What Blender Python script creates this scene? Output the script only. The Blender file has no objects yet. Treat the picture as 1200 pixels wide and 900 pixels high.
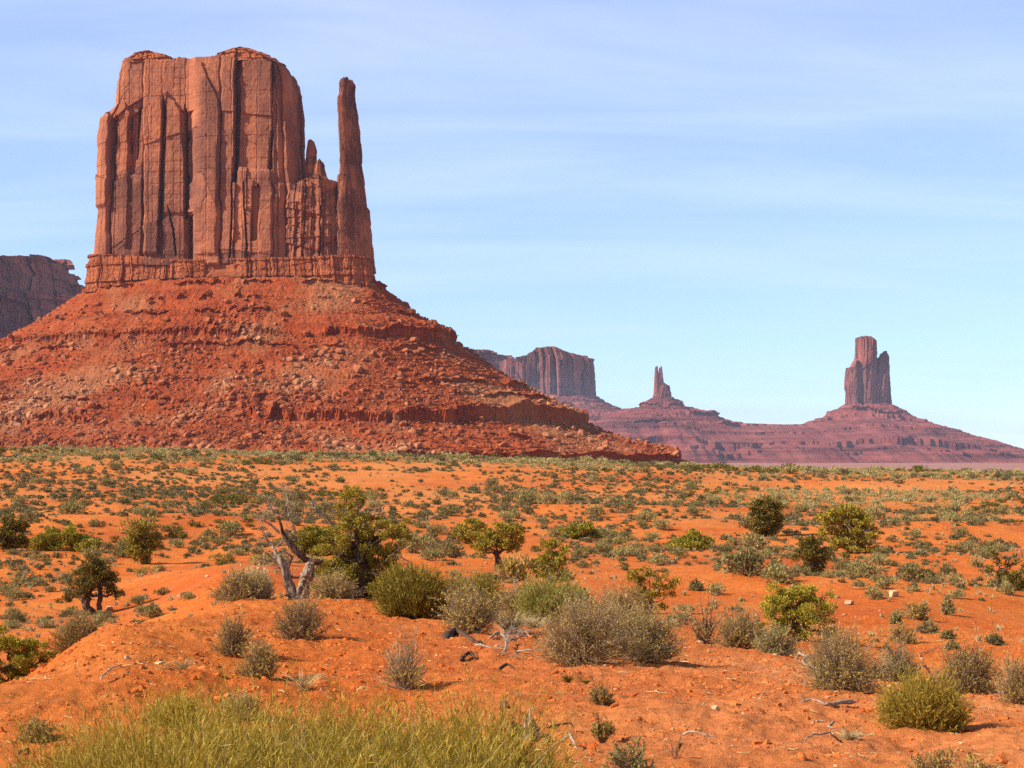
import bpy, math, random
import numpy as np
from mathutils import Vector

# ------------------------------------------------------------------ camera, sky, sun, exposure
SC = bpy.context.scene
COL = SC.collection
F = 1700.0                       # focal length in pixels of a 1200 px wide frame
PITCH = math.atan(78.0 / F)      # the horizon sits 78 px under the middle of the frame
cam = bpy.data.cameras.new('camera')
cam.sensor_width = 36.0
cam.lens = 36.0 * F / 1200.0
cam.clip_start = 0.1
cam.clip_end = 60000.0
cam_o = bpy.data.objects.new('camera', cam)
COL.objects.link(cam_o)
cam_o.location = (0, 0, 0)
cam_o.rotation_euler = (math.pi / 2 + PITCH, 0, 0)
SC.camera = cam_o

SUN_EL = math.radians(36)
SUN_SIDE = math.radians(16)      # how far behind the viewer's left shoulder
SUN_DIR = Vector((-math.cos(SUN_SIDE) * math.cos(SUN_EL), -math.sin(SUN_SIDE) * math.cos(SUN_EL), math.sin(SUN_EL)))
sun = bpy.data.lights.new('sun', 'SUN')
sun.energy = 5.0
sun.angle = math.radians(0.5)
sun.color = (1.0, 0.93, 0.82)
sun_o = bpy.data.objects.new('sun', sun)
COL.objects.link(sun_o)
sun_o.rotation_euler = (-SUN_DIR).to_track_quat('-Z', 'Y').to_euler()
sun_o.location = (-200, -100, 400)

W = bpy.data.worlds.new('World')
SC.world = W
W.use_nodes = True
wn, wl = W.node_tree.nodes, W.node_tree.links
for n in list(wn):
    wn.remove(n)
w_out = wn.new('ShaderNodeOutputWorld')
w_bg = wn.new('ShaderNodeBackground')
w_bg.inputs['Strength'].default_value = 0.11
sky = wn.new('ShaderNodeTexSky')
sky.sky_type = 'NISHITA'
sky.sun_disc = False
sky.sun_elevation = SUN_EL
sky.sun_rotation = math.atan2(SUN_DIR.x, SUN_DIR.y)
sky.altitude = 1600
sky.air_density = 1.0
sky.dust_density = 0.1
sky.ozone_density = 2.2
# thin cirrus: a noise on the view direction projected on a high flat layer
tc = wn.new('ShaderNodeTexCoord')
sep = wn.new('ShaderNodeSeparateXYZ')
wl.new(tc.outputs['Generated'], sep.inputs[0])
zc = wn.new('ShaderNodeMath'); zc.operation = 'MAXIMUM'; zc.inputs[1].default_value = 0.0
wl.new(sep.outputs['Z'], zc.inputs[0])
za = wn.new('ShaderNodeMath'); za.operation = 'ADD'; za.inputs[1].default_value = 0.12
wl.new(zc.outputs[0], za.inputs[0])
dx = wn.new('ShaderNodeMath'); dx.operation = 'DIVIDE'
dy = wn.new('ShaderNodeMath'); dy.operation = 'DIVIDE'
wl.new(sep.outputs['X'], dx.inputs[0]); wl.new(za.outputs[0], dx.inputs[1])
wl.new(sep.outputs['Y'], dy.inputs[0]); wl.new(za.outputs[0], dy.inputs[1])
cmb = wn.new('ShaderNodeCombineXYZ')
wl.new(dx.outputs[0], cmb.inputs[0]); wl.new(dy.outputs[0], cmb.inputs[1])
mp = wn.new('ShaderNodeMapping')
mp.inputs['Rotation'].default_value = (0, 0, math.radians(-24))
mp.inputs['Scale'].default_value = (0.75, 2.3, 1)
wl.new(cmb.outputs[0], mp.inputs[0])
cn = wn.new('ShaderNodeTexNoise')
cn.inputs['Scale'].default_value = 0.9; cn.inputs['Detail'].default_value = 7
cn.inputs['Roughness'].default_value = 0.55; cn.inputs['Distortion'].default_value = 0.5
wl.new(mp.outputs[0], cn.inputs['Vector'])
cr = wn.new('ShaderNodeMapRange')
cr.inputs['From Min'].default_value = 0.40; cr.inputs['From Max'].default_value = 0.74
cr.inputs['To Min'].default_value = 0.30; cr.inputs['To Max'].default_value = 0.66
wl.new(cn.outputs['Fac'], cr.inputs['Value'])
cmix = wn.new('ShaderNodeMixRGB')
cmix.inputs[2].default_value = (5.0, 5.7, 6.9, 1)
wl.new(cr.outputs[0], cmix.inputs[0])
wl.new(sky.outputs[0], cmix.inputs[1])
# a clear dry-air sky: less of the warm white veil low down
tr_ = wn.new('ShaderNodeMapRange')
tr_.inputs['From Min'].default_value = 0.0; tr_.inputs['From Max'].default_value = 0.30
wl.new(zc.outputs[0], tr_.inputs['Value'])
tmix = wn.new('ShaderNodeMixRGB')
tmix.inputs[1].default_value = (0.67, 0.80, 0.86, 1); tmix.inputs[2].default_value = (0.93, 0.94, 1.05, 1)
wl.new(tr_.outputs[0], tmix.inputs[0])
tmul = wn.new('ShaderNodeMixRGB'); tmul.blend_type = 'MULTIPLY'; tmul.inputs[0].default_value = 1.0
th_ = wn.new('ShaderNodeMapRange')          # deep blue overhead, as in thin high desert air
th_.inputs['From Min'].default_value = 0.32; th_.inputs['From Max'].default_value = 0.75
wl.new(zc.outputs[0], th_.inputs['Value'])
tmix2 = wn.new('ShaderNodeMixRGB'); tmix2.inputs[2].default_value = (0.42, 0.46, 0.56, 1)
wl.new(th_.outputs[0], tmix2.inputs[0]); wl.new(tmix.outputs[0], tmix2.inputs[1])
wl.new(cmix.outputs[0], tmul.inputs[1]); wl.new(tmix2.outputs[0], tmul.inputs[2])
wl.new(tmul.outputs[0], w_bg.inputs['Color'])
wl.new(w_bg.outputs[0], w_out.inputs['Surface'])

SC.view_settings.view_transform = 'Standard'
SC.view_settings.look = 'None'
SC.view_settings.exposure = 0.80
SC.view_settings.gamma = 1.0
SC.view_settings.use_curve_mapping = False
SC.render.engine = 'CYCLES'
SC.cycles.use_denoising = False
SC.cycles.max_bounces = 5
SC.cycles.diffuse_bounces = 3
SC.cycles.transparent_max_bounces = 12
SC.cycles.volume_bounces = 0
SC.cycles.use_adaptive_sampling = False

# ------------------------------------------------------------------ numbers: noise, meshes, pixels
def hsh(ix, iy, iz, seed):
    h = (ix.astype(np.int64) * 374761393 + iy.astype(np.int64) * 668265263 + iz.astype(np.int64) * 2147483647 + seed * 974711) & 0xFFFFFFFF
    h = ((h ^ (h >> 13)) * 1274126177) & 0xFFFFFFFF
    h = ((h ^ (h >> 16)) * 2246822519) & 0xFFFFFFFF
    h = h ^ (h >> 15)
    return (h & 0xFFFFFF) / float(0x1000000)

def vnoise(x, y, z=0.0, seed=0):
    """smooth value noise in -1..1"""
    x, y, z = np.broadcast_arrays(np.asarray(x, float), np.asarray(y, float), np.asarray(z, float))
    x0, y0, z0 = np.floor(x), np.floor(y), np.floor(z)
    fx, fy, fz = x - x0, y - y0, z - z0
    fx, fy, fz = [f * f * f * (f * (f * 6 - 15) + 10) for f in (fx, fy, fz)]
    out = 0
    for i in (0, 1):
        wx = fx if i else 1 - fx
        for j in (0, 1):
            wy = fy if j else 1 - fy
            for k in (0, 1):
                wz = fz if k else 1 - fz
                out = out + wx * wy * wz * hsh(x0 + i, y0 + j, z0 + k, seed)
    return out * 2 - 1

def fbm(x, y, z=0.0, octv=4, seed=0, gain=0.5):
    a, s, t = 1.0, 0.0, 0.0
    x = np.asarray(x, float); y = np.asarray(y, float); z = np.asarray(z, float)
    for o in range(octv):
        s = s + a * vnoise(x, y, z, seed + o * 17)
        t += a; a *= gain
        x = x * 2.03 + 11.3; y = y * 2.03 + 4.7; z = z * 2.03 + 7.9
    return s / t

def h1(i, seed=0):
    i = np.asarray(i)
    return hsh(i, i * 0 + 7, i * 0 + 3, seed)

def h2(i, j, seed=0):
    i, j = np.broadcast_arrays(np.asarray(i), np.asarray(j))
    return hsh(i, j, i * 0 + 5, seed)

def smooth(a, b, x):
    t = np.clip((np.asarray(x, float) - a) / (b - a), 0, 1)
    return t * t * (3 - 2 * t)

def mesh_np(name, V, Q, mats, mi=None, smooth_shade=False, parent=None):
    """one mesh object from vertex array V and face array Q (quads, or triangles)"""
    V = np.asarray(V, np.float32); Q = np.asarray(Q, np.int32)
    k = Q.shape[1]
    me = bpy.data.meshes.new(name)
    me.vertices.add(len(V)); me.vertices.foreach_set('co', V.ravel())
    me.loops.add(Q.size); me.loops.foreach_set('vertex_index', Q.ravel())
    me.polygons.add(len(Q)); me.polygons.foreach_set('loop_start', np.arange(len(Q), dtype=np.int32) * k)
    for m in (mats if isinstance(mats, (list, tuple)) else [mats]):
        me.materials.append(m)
    if mi is not None:
        me.polygons.foreach_set('material_index', np.asarray(mi, np.int32))
    me.polygons.foreach_set('use_smooth', np.full(len(Q), smooth_shade))
    me.update(calc_edges=True)
    me.validate()
    o = bpy.data.objects.new(name, me)
    COL.objects.link(o)
    if parent is not None:
        o.parent = parent
    return o

def grid_quads(nr, nc, wrap=False):
    r = np.arange(nr - 1)[:, None]
    c = np.arange(nc if wrap else nc - 1)[None, :]
    c2 = (c + 1) % nc
    return np.stack([r * nc + c, r * nc + c2, (r + 1) * nc + c2, (r + 1) * nc + c], -1).reshape(-1, 4)

def tag(o, label=None, cat=None, group=None, kind=None):
    if label: o['label'] = label
    if cat: o['category'] = cat
    if group: o['group'] = group
    if kind: o['kind'] = kind
    return o

def empty(name, loc, label=None, cat=None, group=None):
    o = bpy.data.objects.new(name, None)
    o.empty_display_size = 0.2
    COL.objects.link(o); o.location = loc
    return tag(o, label, cat, group)

SP, CP = math.sin(PITCH), math.cos(PITCH)
def slope_of(py):                 # z / distance of a picture row
    return np.tan(PITCH + np.arctan((450.0 - np.asarray(py, float)) / F))
def ray(px, py):                  # direction with y = 1
    a = (px - 600.0) / F; b = (450.0 - py) / F
    y = CP - b * SP; z = SP + b * CP
    return a / y, z / y
def PX(px, d, py=528):            # world x of a picture column on the plane y = d
    return ray(np.asarray(px, float), np.asarray(py, float))[0] * d
def PZ(py, d):
    return ray(600.0, np.asarray(py, float))[1] * d
def project(x, y, z):
    yy = y * CP + z * SP; zz = -y * SP + z * CP
    return 600 + F * x / yy, 450 - F * zz / yy

# ------------------------------------------------------------------ materials
class NT:
    def __init__(self, name):
        self.m = bpy.data.materials.new(name); self.m.use_nodes = True
        self.n, self.l = self.m.node_tree.nodes, self.m.node_tree.links
        self.b = self.n['Principled BSDF']
        self.out = self.n['Material Output']
    def add(self, t, **kw):
        nd = self.n.new(t)
        for k, v in kw.items(): setattr(nd, k, v)
        return nd
    def pos(self, scale=(1, 1, 1), loc=(0, 0, 0), obj=False):
        if obj:
            g = self.add('ShaderNodeTexCoord').outputs['Object']
        else:
            g = self.add('ShaderNodeNewGeometry').outputs['Position']
        mpn = self.add('ShaderNodeMapping')
        mpn.inputs['Scale'].default_value = scale; mpn.inputs['Location'].default_value = loc
        self.l.new(g, mpn.inputs[0])
        return mpn.outputs[0]
    def noise(self, vec, scale, detail=5, rough=0.55, dist=0.0):
        nd = self.add('ShaderNodeTexNoise')
        nd.inputs['Scale'].default_value = scale; nd.inputs['Detail'].default_value = detail
        nd.inputs['Roughness'].default_value = rough; nd.inputs['Distortion'].default_value = dist
        self.l.new(vec, nd.inputs['Vector'])
        return nd.outputs['Fac']
    def ramp(self, fac, stops):
        r = self.add('ShaderNodeValToRGB')
        e = r.color_ramp.elements
        while len(e) < len(stops): e.new(0.5)
        for el, (p, c) in zip(e, stops):
            el.position = p
            el.color = (c, c, c, 1) if not hasattr(c, '__len__') else (*c, 1)
        self.l.new(fac, r.inputs[0])
        return r.outputs[0]
    def mix(self, fac, a, b, mode='MIX'):
        m = self.add('ShaderNodeMixRGB', blend_type=mode)
        for s, v in ((0, fac), (1, a), (2, b)):
            if isinstance(v, (int, float)): m.inputs[s].default_value = v if s == 0 else (v, v, v, 1)
            elif isinstance(v, tuple): m.inputs[s].default_value = (*v, 1)
            else: self.l.new(v, m.inputs[s])
        return m.outputs[0]
    def bump(self, h, strength, dist, prev=None):
        b = self.add('ShaderNodeBump')
        b.inputs['Strength'].default_value = strength; b.inputs['Distance'].default_value = dist
        self.l.new(h, b.inputs['Height'])
        if prev is not None: self.l.new(prev, b.inputs['Normal'])
        return b.outputs[0]
    def done(self, col, rough=0.9, normal=None, spec=0.15):
        if isinstance(col, tuple): self.b.inputs['Base Color'].default_value = (*col, 1)
        else: self.l.new(col, self.b.inputs['Base Color'])
        self.b.inputs['Roughness'].default_value = rough
        self.b.inputs['Specular IOR Level'].default_value = spec
        if normal is not None: self.l.new(normal, self.b.inputs['Normal'])
        return self.m

def rock_mat(name, c_lo, c_mid, c_hi, c_stain, unit=1.0, streak=0.6, strata=0.5, bump=0.5, slab=0.0, fan=None):
    """sandstone: mottled colour, beds across, dark mineral streaks running down the faces; unit = size of the grain in metres"""
    t = NT(name)
    p = t.pos((1 / unit,) * 3)
    n1 = t.noise(p, 0.05, 6, 0.6)
    col = t.ramp(n1, [(0.3, c_lo), (0.5, c_mid), (0.72, c_hi)])
    pv = t.pos((1 / unit, 1 / unit, 0.06 / unit))
    n2 = t.noise(pv, 0.16, 6, 0.65, 0.3)
    st = t.ramp(n2, [(0.46, 0.0), (0.66, 1.0)])
    big = t.ramp(t.noise(p, 0.018, 3), [(0.36, 0.0), (0.62, 1.0)])
    m = t.add('ShaderNodeMath', operation='MULTIPLY'); t.l.new(st, m.inputs[0]); t.l.new(big, m.inputs[1])
    m2 = t.add('ShaderNodeMath', operation='MULTIPLY'); t.l.new(m.outputs[0], m2.inputs[0]); m2.inputs[1].default_value = streak
    col = t.mix(m2.outputs[0], col, c_stain)
    if fan:         # broad fans of tan sandstone scree
        fm = t.ramp(t.noise(t.pos((1, 1, 0.35)), 0.017, 4, 0.55), [(0.46, 0.0), (0.62, 0.8)])
        col = t.mix(fm, col, fan)
    if slab:        # sheets of rock that fell off at different times: old faces are browner, fresh ones more orange
        at = t.add('ShaderNodeAttribute'); at.attribute_name = 'fresh'
        tone = t.ramp(at.outputs['Fac'], [(0.28, (0.62, 0.63, 0.70)), (0.5, (1.0, 1.0, 1.0)), (0.72, (1.28, 1.22, 1.08))])
        col = t.mix(slab, col, tone, 'MULTIPLY')
    ph = t.pos((0.03 / unit, 0.03 / unit, 1 / unit))
    n3 = t.noise(ph, 0.22, 6, 0.7)
    bd = t.ramp(n3, [(0.35, 1 - 0.55 * strata), (0.5, 1.0), (0.7, 1 + 0.35 * strata)])
    col = t.mix(1.0, col, bd, 'MULTIPLY')
    n4 = t.noise(p, 0.5, 8, 0.7)
    fine = t.ramp(n4, [(0.3, 0.78), (0.7, 1.18)])
    col = t.mix(1.0, col, fine, 'MULTIPLY')
    nb = t.bump(n4, bump, 1.1 * unit)
    vo = t.add('ShaderNodeTexVoronoi', feature='DISTANCE_TO_EDGE'); vo.inputs['Scale'].default_value = 0.12
    t.l.new(t.pos((1 / unit, 1 / unit, 0.35 / unit)), vo.inputs['Vector'])
    ck = t.ramp(vo.outputs['Distance'], [(0.0, 0.0), (0.05, 1.0)])
    nb = t.bump(ck, bump * 0.18, 0.4 * unit, nb)
    return t.done(col, 0.92, nb, 0.08)

M = {}
M['cliff'] = rock_mat('red_sandstone_cliff', (0.235, 0.080, 0.044), (0.285, 0.100, 0.053), (0.38, 0.136, 0.061), (0.10, 0.048, 0.043), 1.0, 0.9, 0.15, 0.6, 1.0)
M['bedded'] = rock_mat('bedded_red_shale', (0.28, 0.078, 0.030), (0.33, 0.095, 0.035), (0.41, 0.125, 0.045), (0.17, 0.065, 0.04), 0.8, 0.5, 0.5)
M['talus'] = rock_mat('red_talus_slope', (0.22, 0.036, 0.009), (0.28, 0.049, 0.011), (0.34, 0.072, 0.018), (0.33, 0.15, 0.085), 0.9, 0.25, 0.35, 0.9, fan=(0.31, 0.115, 0.045))
M['far_cliff'] = rock_mat('far_sandstone_cliff', (0.20, 0.062, 0.046), (0.24, 0.076, 0.054), (0.31, 0.105, 0.068), (0.10, 0.042, 0.044), 4.0, 0.6, 0.25, 0.5, 0.9)
M['far_talus'] = rock_mat('far_talus_slope', (0.135, 0.030, 0.024), (0.175, 0.041, 0.031), (0.24, 0.070, 0.048), (0.22, 0.10, 0.065), 5.0, 0.4, 1.3, 0.5)
M['rubble'] = rock_mat('fallen_sandstone', (0.20, 0.040, 0.012), (0.28, 0.072, 0.025), (0.46, 0.16, 0.07), (0.22, 0.06, 0.024), 0.25, 0.2, 0.1, 0.4, fan=(0.42, 0.20, 0.095))

def ground_mat():
    t = NT('red_desert_soil')
    p = t.pos()
    a = t.noise(p, 0.035, 5, 0.6, 0.4)
    b = t.noise(p, 0.35, 6, 0.62, 0.3)
    c = t.noise(p, 5.5, 7, 0.7)
    d = t.noise(p, 24.0, 6, 0.7)
    col = t.ramp(b, [(0.28, (0.44, 0.090, 0.014)), (0.48, (0.54, 0.130, 0.021)), (0.74, (0.62, 0.190, 0.036))])
    deep = t.ramp(a, [(0.40, 0.0), (0.62, 0.75)])
    col = t.mix(deep, col, (0.38, 0.070, 0.015))
    pale = t.ramp(t.noise(t.pos((1, 1, 1), (5, 3, 1)), 0.11, 5, 0.6), [(0.42, 0.0), (0.64, 0.4)])
    col = t.mix(pale, col, (0.58, 0.20, 0.050))
    gx_ = t.add('ShaderNodeSeparateXYZ'); t.l.new(t.pos(), gx_.inputs[0])
    mxx = t.add('ShaderNodeMapRange'); mxx.inputs['From Min'].default_value = -2.0; mxx.inputs['From Max'].default_value = 3.0; mxx.inputs['To Max'].default_value = 0.6
    t.l.new(gx_.outputs['X'], mxx.inputs['Value'])
    myy = t.add('ShaderNodeMapRange'); myy.inputs['From Min'].default_value = 27; myy.inputs['From Max'].default_value = 16
    t.l.new(gx_.outputs['Y'], myy.inputs['Value'])
    mxy = t.add('ShaderNodeMath', operation='MULTIPLY'); t.l.new(mxx.outputs[0], mxy.inputs[0]); t.l.new(myy.outputs[0], mxy.inputs[1])
    wash = t.ramp(t.noise(t.pos((1, 1, 1), (9, 2, 4)), 0.4, 5, 0.6), [(0.3, 0.35), (0.65, 1.0)])
    mxw = t.add('ShaderNodeMath', operation='MULTIPLY'); t.l.new(mxy.outputs[0], mxw.inputs[0]); t.l.new(wash, mxw.inputs[1])
    col = t.mix(mxw.outputs[0], col, (0.66, 0.27, 0.105))      # the trodden flat top of the hill is sandier than its flank
    # distance from the viewpoint hill: the flat beyond it is sandier, the far valley pinker
    g = t.add('ShaderNodeNewGeometry')
    ln = t.add('ShaderNodeVectorMath', operation='LENGTH'); t.l.new(g.outputs['Position'], ln.inputs[0])
    mr = t.add('ShaderNodeMapRange'); mr.inputs['From Min'].default_value = 95; mr.inputs['From Max'].default_value = 190
    t.l.new(ln.outputs['Value'], mr.inputs['Value'])
    sandn = t.ramp(t.noise(t.pos((1, 1, 1), (31, 7, 0)), 0.03, 5, 0.6), [(0.40, 0.0), (0.60, 0.85)])
    mm = t.add('ShaderNodeMath', operation='MULTIPLY'); t.l.new(mr.outputs[0], mm.inputs[0]); t.l.new(sandn, mm.inputs[1])
    col = t.mix(mm.outputs[0], col, (0.53, 0.19, 0.052))
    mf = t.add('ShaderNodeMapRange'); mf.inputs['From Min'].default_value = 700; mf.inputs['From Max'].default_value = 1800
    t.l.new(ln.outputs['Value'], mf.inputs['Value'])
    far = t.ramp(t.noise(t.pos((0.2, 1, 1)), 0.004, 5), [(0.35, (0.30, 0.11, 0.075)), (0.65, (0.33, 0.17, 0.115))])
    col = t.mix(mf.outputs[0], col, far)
    f = t.ramp(c, [(0.3, 0.70), (0.7, 1.25)]); col = t.mix(1.0, col, f, 'MULTIPLY')
    f2 = t.ramp(d, [(0.3, 0.85), (0.72, 1.15)]); col = t.mix(1.0, col, f2, 'MULTIPLY')
    nb = t.bump(b, 0.5, 0.35)
    nb = t.bump(c, 0.9, 0.085, nb)
    nb = t.bump(d, 0.9, 0.026, nb)
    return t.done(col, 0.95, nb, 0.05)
M['ground'] = ground_mat()

# ------------------------------------------------------------------ the ground: one sheet from the viewpoint hill to the horizon
R_K = [2, 5, 8, 11, 14, 17, 20, 24, 28, 34, 42, 52, 62, 75, 90, 110, 130, 160, 200, 250, 300, 340]
T_K = {   # picture column: picture row of the ground at each distance from 8 m on
    0:    [930, 850, 790, 800, 812, 806, 796, 780, 745, 722, 700, 678, 655, 630, 607, 588, 568, 546, 530, 527],
    150:  [925, 850, 778, 738, 730, 745, 757, 757, 738, 715, 695, 672, 659, 628, 607, 588, 568, 546, 531, 528],
    300:  [925, 860, 800, 762, 735, 712, 700, 706, 694, 672, 657, 664, 655, 632, 610, 590, 570, 548, 533, 531],
    450:  [925, 860, 805, 770, 742, 718, 704, 701, 700, 688, 672, 660, 645, 625, 607, 590, 570, 549, 536, 535],
    600:  [920, 850, 800, 768, 745, 728, 735, 730, 715, 698, 683, 664, 648, 628, 612, 593, 574, 552, 540, 540],
    750:  [920, 850, 803, 775, 757, 742, 745, 735, 720, 702, 685, 665, 648, 628, 611, 592, 575, 556, 545, 545],
    900:  [920, 850, 810, 785, 768, 760, 754, 740, 722, 700, 680, 662, 645, 627, 612, 594, 577, 562, 551, 551],
    1050: [925, 855, 815, 797, 787, 780, 768, 745, 716, 695, 684, 674, 652, 630, 612, 596, 580, 565, 553, 552],
    1200: [925, 850, 815, 797, 786, 777, 762, 742, 722, 705, 692, 672, 652, 632, 614, 597, 582, 568, 556, 555]}
_cols = sorted(T_K)
_rk = np.array(R_K + [450, 700, 1000], float)
_Z = []
for c_ in _cols:
    zz = [-1.62, -1.68] + [float(slope_of(v)) * r_ for v, r_ in zip(T_K[c_], R_K[2:])]
    _Z.append(zz + [-14, -42, -46])
_Z = np.array(_Z)
_fu = np.linspace(0, 1200, 121)
def _cubic(xk, yk, x):            # Catmull-Rom on uneven knots (finite-difference tangents, limited)
    xk = np.asarray(xk, float); yk = np.asarray(yk, float)
    d = np.diff(yk, axis=0) / np.diff(xk)[:, None]
    m = np.zeros_like(yk)
    m[1:-1] = (d[:-1] + d[1:]) / 2
    flip = d[:-1] * d[1:] <= 0
    m[1:-1][flip] = 0
    m[0], m[-1] = d[0], d[-1]
    i = np.clip(np.searchsorted(xk, x) - 1, 0, len(xk) - 2)
    hh = (xk[i + 1] - xk[i])[:, None]; t = np.clip((x - xk[i])[:, None] / hh, 0, 1)
    return ((1 + 2 * t) * (1 - t) ** 2) * yk[i] + (t * (1 - t) ** 2) * hh * m[i] + (t * t * (3 - 2 * t)) * yk[i + 1] + (t * t * (t - 1)) * hh * m[i + 1]
_lr = np.linspace(math.log(2), math.log(1000), 420)
_tab = _cubic(np.log(_rk), _Z.T, _lr)              # (420, cols)
_tab = _cubic(np.array(_cols), _tab.T, _fu)        # (121, 420)

MOUNDS = [  # picture column, distance, half width, half depth, height of the bare red humps
    (140, 128, 9, 5, 1.1), (255, 118, 9, 5, 1.0), (60, 118, 6, 4, 0.7), (330, 112, 5, 4, 0.6),
    (1160, 118, 14, 5, 0.9), (1010, 110, 9, 5, 0.5), (760, 150, 10, 6, 0.6), (870, 60, 6, 5, 0.45), (1120, 55, 5, 5, 0.5)]
def ground_z(x, y, fine=True):
    x, y = np.broadcast_arrays(np.asarray(x, float), np.asarray(y, float))
    r = np.sqrt(x * x + y * y) + 1e-6
    yy = np.where(y > 0.35 * np.abs(x), y, 0.35 * np.abs(x) + 1e-3)
    u = np.clip(600 + F * x / yy, 0, 1200) / 10.0
    front = smooth(-0.1, 0.5, y / r)
    v = (np.log(np.clip(r, 2, 999.9)) - _lr[0]) / (_lr[1] - _lr[0])
    i = np.clip(u.astype(int), 0, 119); j = np.clip(v.astype(int), 0, 418)
    fu, fv = u - i, v - j
    z = (_tab[i, j] * (1 - fu) + _tab[i + 1, j] * fu) * (1 - fv) + (_tab[i, j + 1] * (1 - fu) + _tab[i + 1, j + 1] * fu) * fv
    back = -1.65 - 0.0009 * np.minimum(r, 200) ** 1.5 - 41 * smooth(200, 900, r)
    z = z * front + back * (1 - front)
    for (mx, mr, a, b, hh) in MOUNDS:
        cx = (mx - 600) / F * mr
        z = z + hh * np.exp(-((x - cx) / a) ** 2 - ((y - mr) / b) ** 2)
    lim = smooth(420, 300, r)
    z = z + lim * np.clip(r / 60, 0.05, 1.5) * 0.32 * fbm(x / 14, y / 14, 0, 3, 5) * smooth(3, 30, r)
    # the low broken bank across the flat, right of the middle
    bank = smooth(0, 60, x) * smooth(190, 225, r) * smooth(275, 248, r)
    z = z - bank * (0.9 + 0.8 * vnoise(x / 9, y / 9, 0, 3)) * smooth(0.45, 0.2, np.abs((r - 232 - 8 * vnoise(x / 25, y / 25, 0, 9)) / 30))
    if fine:
        z = z + 0.075 * fbm(x / 1.3, y / 1.3, 0, 4, 8) * smooth(2, 8, r) * lim
        nr = smooth(60, 25, r)
        z = z + nr * 0.05 * fbm(x / 0.22, y / 0.22, 0, 3, 21)
    z = z + smooth(700, 2500, r) * 2.0 * fbm(x / 500, y / 500, 0, 3, 14)
    return z

def ground_pt(px, py):
    """where the sight line of a picture point first meets the ground"""
    a, b = ray(px, py)
    rr = np.exp(np.linspace(math.log(3.5), math.log(420), 6000))
    g = ground_z(a * rr, rr, False)
    hit = np.nonzero(b * rr <= g)[0]
    k = hit[0] if len(hit) else int(np.argmin(np.abs(b * rr - g)))
    return float(a * rr[k]), float(rr[k])

az = np.concatenate([np.linspace(-180, -60, 25)[:-1], np.linspace(-60, -23, 60)[:-1], np.linspace(-23, 23, 1000), np.linspace(23, 60, 60)[1:], np.linspace(60, 180, 25)[1:-1]])
az = np.radians(az)
rr = np.concatenate([[0.5, 1.2], np.exp(np.linspace(math.log(2.2), math.log(380), 640)), np.exp(np.linspace(math.log(390), math.log(14000), 70))])
A, RR = np.meshgrid(az, rr)
gx, gy = RR * np.sin(A), RR * np.cos(A)
gz = ground_z(gx, gy)
V = np.stack([gx, gy, gz], -1).reshape(-1, 3)
Q = grid_quads(len(rr), len(az), True)
gnd = mesh_np('ground', V, Q[:, ::-1], M['ground'], smooth_shade=True)
tag(gnd, kind='structure')

XB = float(PX(270, 1060.0))
# ------------------------------------------------------------------ rock builders
def superellipse(n, W_, D_, power, back_share=0.22):
    """plan outline as unit coordinates (cx, cy), running back, left side, front (left to right), right side; plus outward normals and arc length"""
    th = np.linspace(0, 2 * math.pi, 20001)[:-1]
    ang = math.pi / 2 + th                        # starts at the back, goes to the left
    c, s = np.cos(ang), np.sin(ang)
    cx = np.sign(c) * np.abs(c) ** (2 / power); cy = np.sign(s) * np.abs(s) ** (2 / power)
    dl = np.hypot(np.diff(np.append(cx, cx[0])) * W_, np.diff(np.append(cy, cy[0])) * D_)
    arc = np.concatenate([[0], np.cumsum(dl)])[:-1]; total = dl.sum()
    w = dl * np.where(cy > 0.35, back_share, 1.0)
    cw = np.concatenate([[0], np.cumsum(w)]); tgt = (np.arange(n) + 0.5) / n * cw[-1]
    f = np.interp(tgt, cw, np.arange(len(cw)))
    i = np.clip(f.astype(int), 0, len(cx) - 1)
    CX, CY, AR = cx[i], cy[i], arc[i]
    nx = np.sign(CX) * np.abs(CX) ** (power - 1) / W_; ny = np.sign(CY) * np.abs(CY) ** (power - 1) / D_
    ln = np.hypot(nx, ny) + 1e-9
    return CX, CY, nx / ln, ny / ln, AR

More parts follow.
